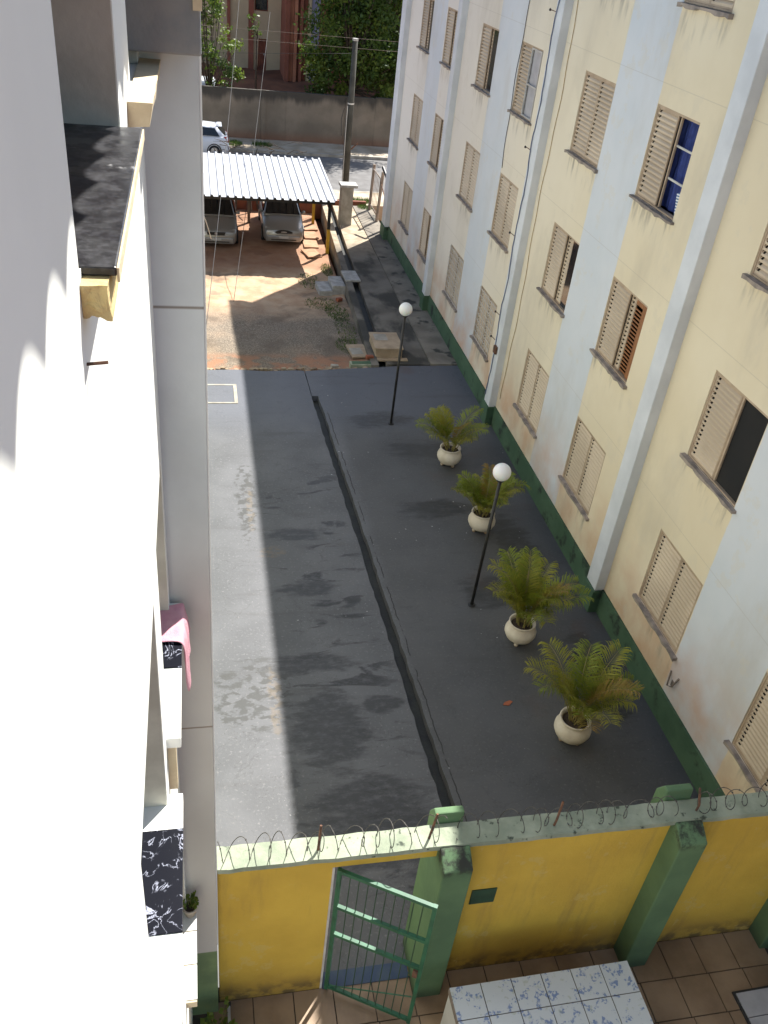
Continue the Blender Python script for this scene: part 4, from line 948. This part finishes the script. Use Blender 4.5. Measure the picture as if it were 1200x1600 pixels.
# ------------------------------------------------------------------ far wall, trees, houses
bw = thing('back_wall', 'stained grey block wall across the far side of road', 'wall', (5,45.7,0))
for k in range(12):
    x = -22+k*4.4; MB().box(x-5,x+4.392-5,-.1,.1,-.3,2.13+.03*(k-4)+.01*(k%3)).build('panel', M_BWALL, bw)
MB().box(3.2+.0-5+.0,3.2-5+.22,-.15,-.101,-.3,2.2).build('buttress', M_BWALL, bw); MB().box(7.3-5,7.7-5,-.14,-.101,-.3,2.1).build('buttress', M_BWALL, bw)
def tree(name, label, base, crowns, nleaf, size, seed, mats, trunk_r, lean=(0,0), gap=.55):
    r_ = np.random.default_rng(seed); t = thing(name, label, 'tree', base, 0, 'trees beyond the road')
    b = Vector(base); top = Vector((lean[0],lean[1],min(c[2]-c[5]*.4 for c in crowns)))
    tr = MB(); tr.tube([(0,0,-.5),(lean[0]*.4,lean[1]*.4,top.z*.5),(top.x,top.y,top.z)], [trunk_r*1.3,trunk_r,trunk_r*.7], 8)
    trunk = tr.build('trunk', M_BARK, t, smooth=True)
    for ci, (cx, cy, cz, rx, ry, rz) in enumerate(crowns):
        nc = max(14, int(26*rx*rz/2)); cl = []
        while len(cl) < nc:
            p = r_.uniform(-1,1,3); l = np.linalg.norm(p)
            if .35 < l < 1: cl.append(p*np.array([rx,ry,rz])+np.array([cx,cy,cz]))
        for k in range(0, nc, 4):
            e = Vector(cl[k]); mid = top.lerp(e, .5)+Vector((0,0,-.15)); 
            MB().tube([top-Vector((0,0,.3)), mid, e], [trunk_r*.4,trunk_r*.22,.015], 6).build('branch', M_BARK, trunk, smooth=True)
        for mi in range(len(mats)):
            sub = cl[mi::len(mats)]; n = int(nleaf*rx*rz/len(mats)/4)
            cc = np.array(sub)[r_.integers(0,len(sub),n)]; rad = .21*(rx+rz)/2
            P = cc + r_.normal(0,1,(n,3))*rad*np.array([1,1,.75])*.62
            d = r_.normal(0,1,(n,3)); d[:,2] -= .4; d /= np.linalg.norm(d,axis=1)[:,None]
            q = np.cross(d, r_.normal(0,1,(n,3))); q /= np.linalg.norm(q,axis=1)[:,None]; s_ = size*r_.uniform(.6,1.3,(n,1))
            V = np.stack([P, P+d*s_*.5+q*s_*.27, P+d*s_, P+d*s_*.5-q*s_*.27], 1).reshape(-1,3)
            me = bpy.data.meshes.new('crown'); F = [(4*i,4*i+1,4*i+2,4*i+3) for i in range(n)]
            me.from_pydata(V.tolist(), [], F); me.materials.append(mats[mi])
            o = bpy.data.objects.new('crown', me); COL.objects.link(o); o.parent = t
    return t
tree('broadleaf_tree', 'large dense dark green tree behind the wall at right', (7.8,47.6,.1), [(0,0,4.4,2.5,2.0,2.3),(1.6,-.3,3.2,1.5,1.5,1.6),(-1.2,.2,3.0,1.4,1.4,1.5),(.4,.2,6.6,2.2,1.9,1.8),(.8,.3,9.2,2.8,2.4,2.0)], 6200, .19, 21, [M_LEAF[0],M_LEAF[1],M_LEAF[0]], .2)
tree('slender_tree', 'thin light green tree beside grey wing at far left', (.75,46.8,.1), [(.1,0,4.4,1.1,1.1,1.3),(.9,-.2,3.1,1.0,.9,.9),(-.6,0,5.6,1.3,1.2,1.2),(-.2,.2,8.0,1.8,1.6,1.6),(.6,-.6,1.8,.75,.6,.55)], 2600, .17, 22, [M_LEAF[1],M_LEAF[0]], .07, (.05,0))
tree('bare_tree', 'small thin tree with few leaves in front of far cream house', (3.15,49.5,.5), [(-.1,0,4.0,.35,.4,.6)], 1500, .18, 23, [M_LEAF[0]], .05, (.1,0))
tree('broadleaf_tree', 'rear green tree filling the gap behind the large tree', (10.6,50.2,.4), [(0,0,3.6,2.2,1.6,2.4),(.6,0,6.4,2.2,1.8,1.9),(.8,-.4,9.6,3.0,2.4,2.2)], 3600, .2, 24, [M_LEAF[0],M_LEAF[1]], .15)

def house(name, label, x0, x1, y0, y1, z1, mat, wins, doors=(), extra=None, pils=()):
    t = thing(name, label, 'building', ((x0+x1)/2,(y0+y1)/2,0)); ox, oy = (x0+x1)/2, (y0+y1)/2
    hs = [(a-ox,b-ox,c,d) for a,b,c,d in list(wins)+list(doors)]
    holed_wall(MB(), 'y', y0-oy, y0-oy+.2, x0-ox, x1-ox, -.5, z1, hs).build('wall', mat, t)
    MB().box(x0-ox,x1-ox,y0-oy+1.4,y1-oy,-.5,z1).build('rear_wall', mat, t)
    for a, b in ((x0-ox,x0-ox+.2),(x1-ox-.2,x1-ox)): MB().box(a,b,y0-oy+.2,y0-oy+1.4,-.5,z1-.01).build('side_wall', mat, t)
    rf = MB().box(x0-ox-.4,x1-ox+.4,y0-oy-.4,y1-oy+.4,z1,z1+.3).build('roof', M_ROOF, t)
    for a, b, c, d in wins:
        w_ = MB().box(a-ox,b-ox,y0-oy+.05,y0-oy+.09,c,c+.05).box(a-ox,b-ox,y0-oy+.05,y0-oy+.09,d-.05,d).box(a-ox,a-ox+.05,y0-oy+.05,y0-oy+.09,c+.05,d-.05).box(b-ox-.05,b-ox,y0-oy+.05,y0-oy+.09,c+.05,d-.05).build('window', M_BRICKR, t)
        MB().box(a-ox+.05,b-ox-.05,y0-oy+.09,y0-oy+.1,c+.05,d-.05).build('pane', M_GLASS, w_)
    for a, b, c, d in doors:
        d_ = MB().box(a-ox,b-ox,y0-oy+.08,y0-oy+.12,c,d).build('door', M_BRICKR, t); MB().box(b-ox-.15,b-ox-.1,y0-oy+.03,y0-oy+.075,c+.9,c+1.0).build('handle', M_ALU, d_)
    for a, b, dp, mt in pils: MB().box(a-ox,b-ox,y0-oy-dp,y0-oy-.001,-.5,z1-.002).build('pilaster', mt, t)
    return t
house('far_house', 'cream house with brick red door beyond the far wall', -6, 5.05, 57, 64, 9.5, M_CRM2, [(-.4,.4,2.1,3.1),(.9,1.5,4.6,5.4),(3.55,4.3,4.4,5.6),(-2.5,-1.2,2.2,3.4)], [(3.65,4.25,1.25,3.0)], pils=[(2.0,2.18,.12,M_SALM2),(3.2,3.5,.10,M_SALM2)])
house('far_house', 'salmon house with ribbed red columns beyond the far wall', 5.06, 20, 54.5, 63, 10, M_SALM2, [(8.4,9.4,4.2,5.4),(12,13.2,4.2,5.4),(12,13.2,1.5,2.7)], pils=[(5.06,5.30,.35,M_SALM2),(5.32,5.52,.15,M_SALM),(5.54,5.72,.35,M_SALM),(5.86,6.02,.30,M_SALM2),(6.3,6.48,.2,M_CRM2),(6.5,6.95,.12,M_LILAC)])
# distant parked car roof behind the slender tree
fc = thing('parked_car', 'white car roof just showing over far wall at left', 'car', (.2,48.3,.75), R(90), 'parked cars')
MB().extr([(-.62,.55),(.62,.55),(.72,.95),(.55,1.32),(.2,1.40),(-.2,1.40),(-.55,1.32),(-.72,.95)], 'y', -.9, .8).build('body', M_WCAR, fc, bevel=.1); MB().box(-.6,.6,.79,.83,.95,1.25).build('rear_window', M_GLASS, fc)
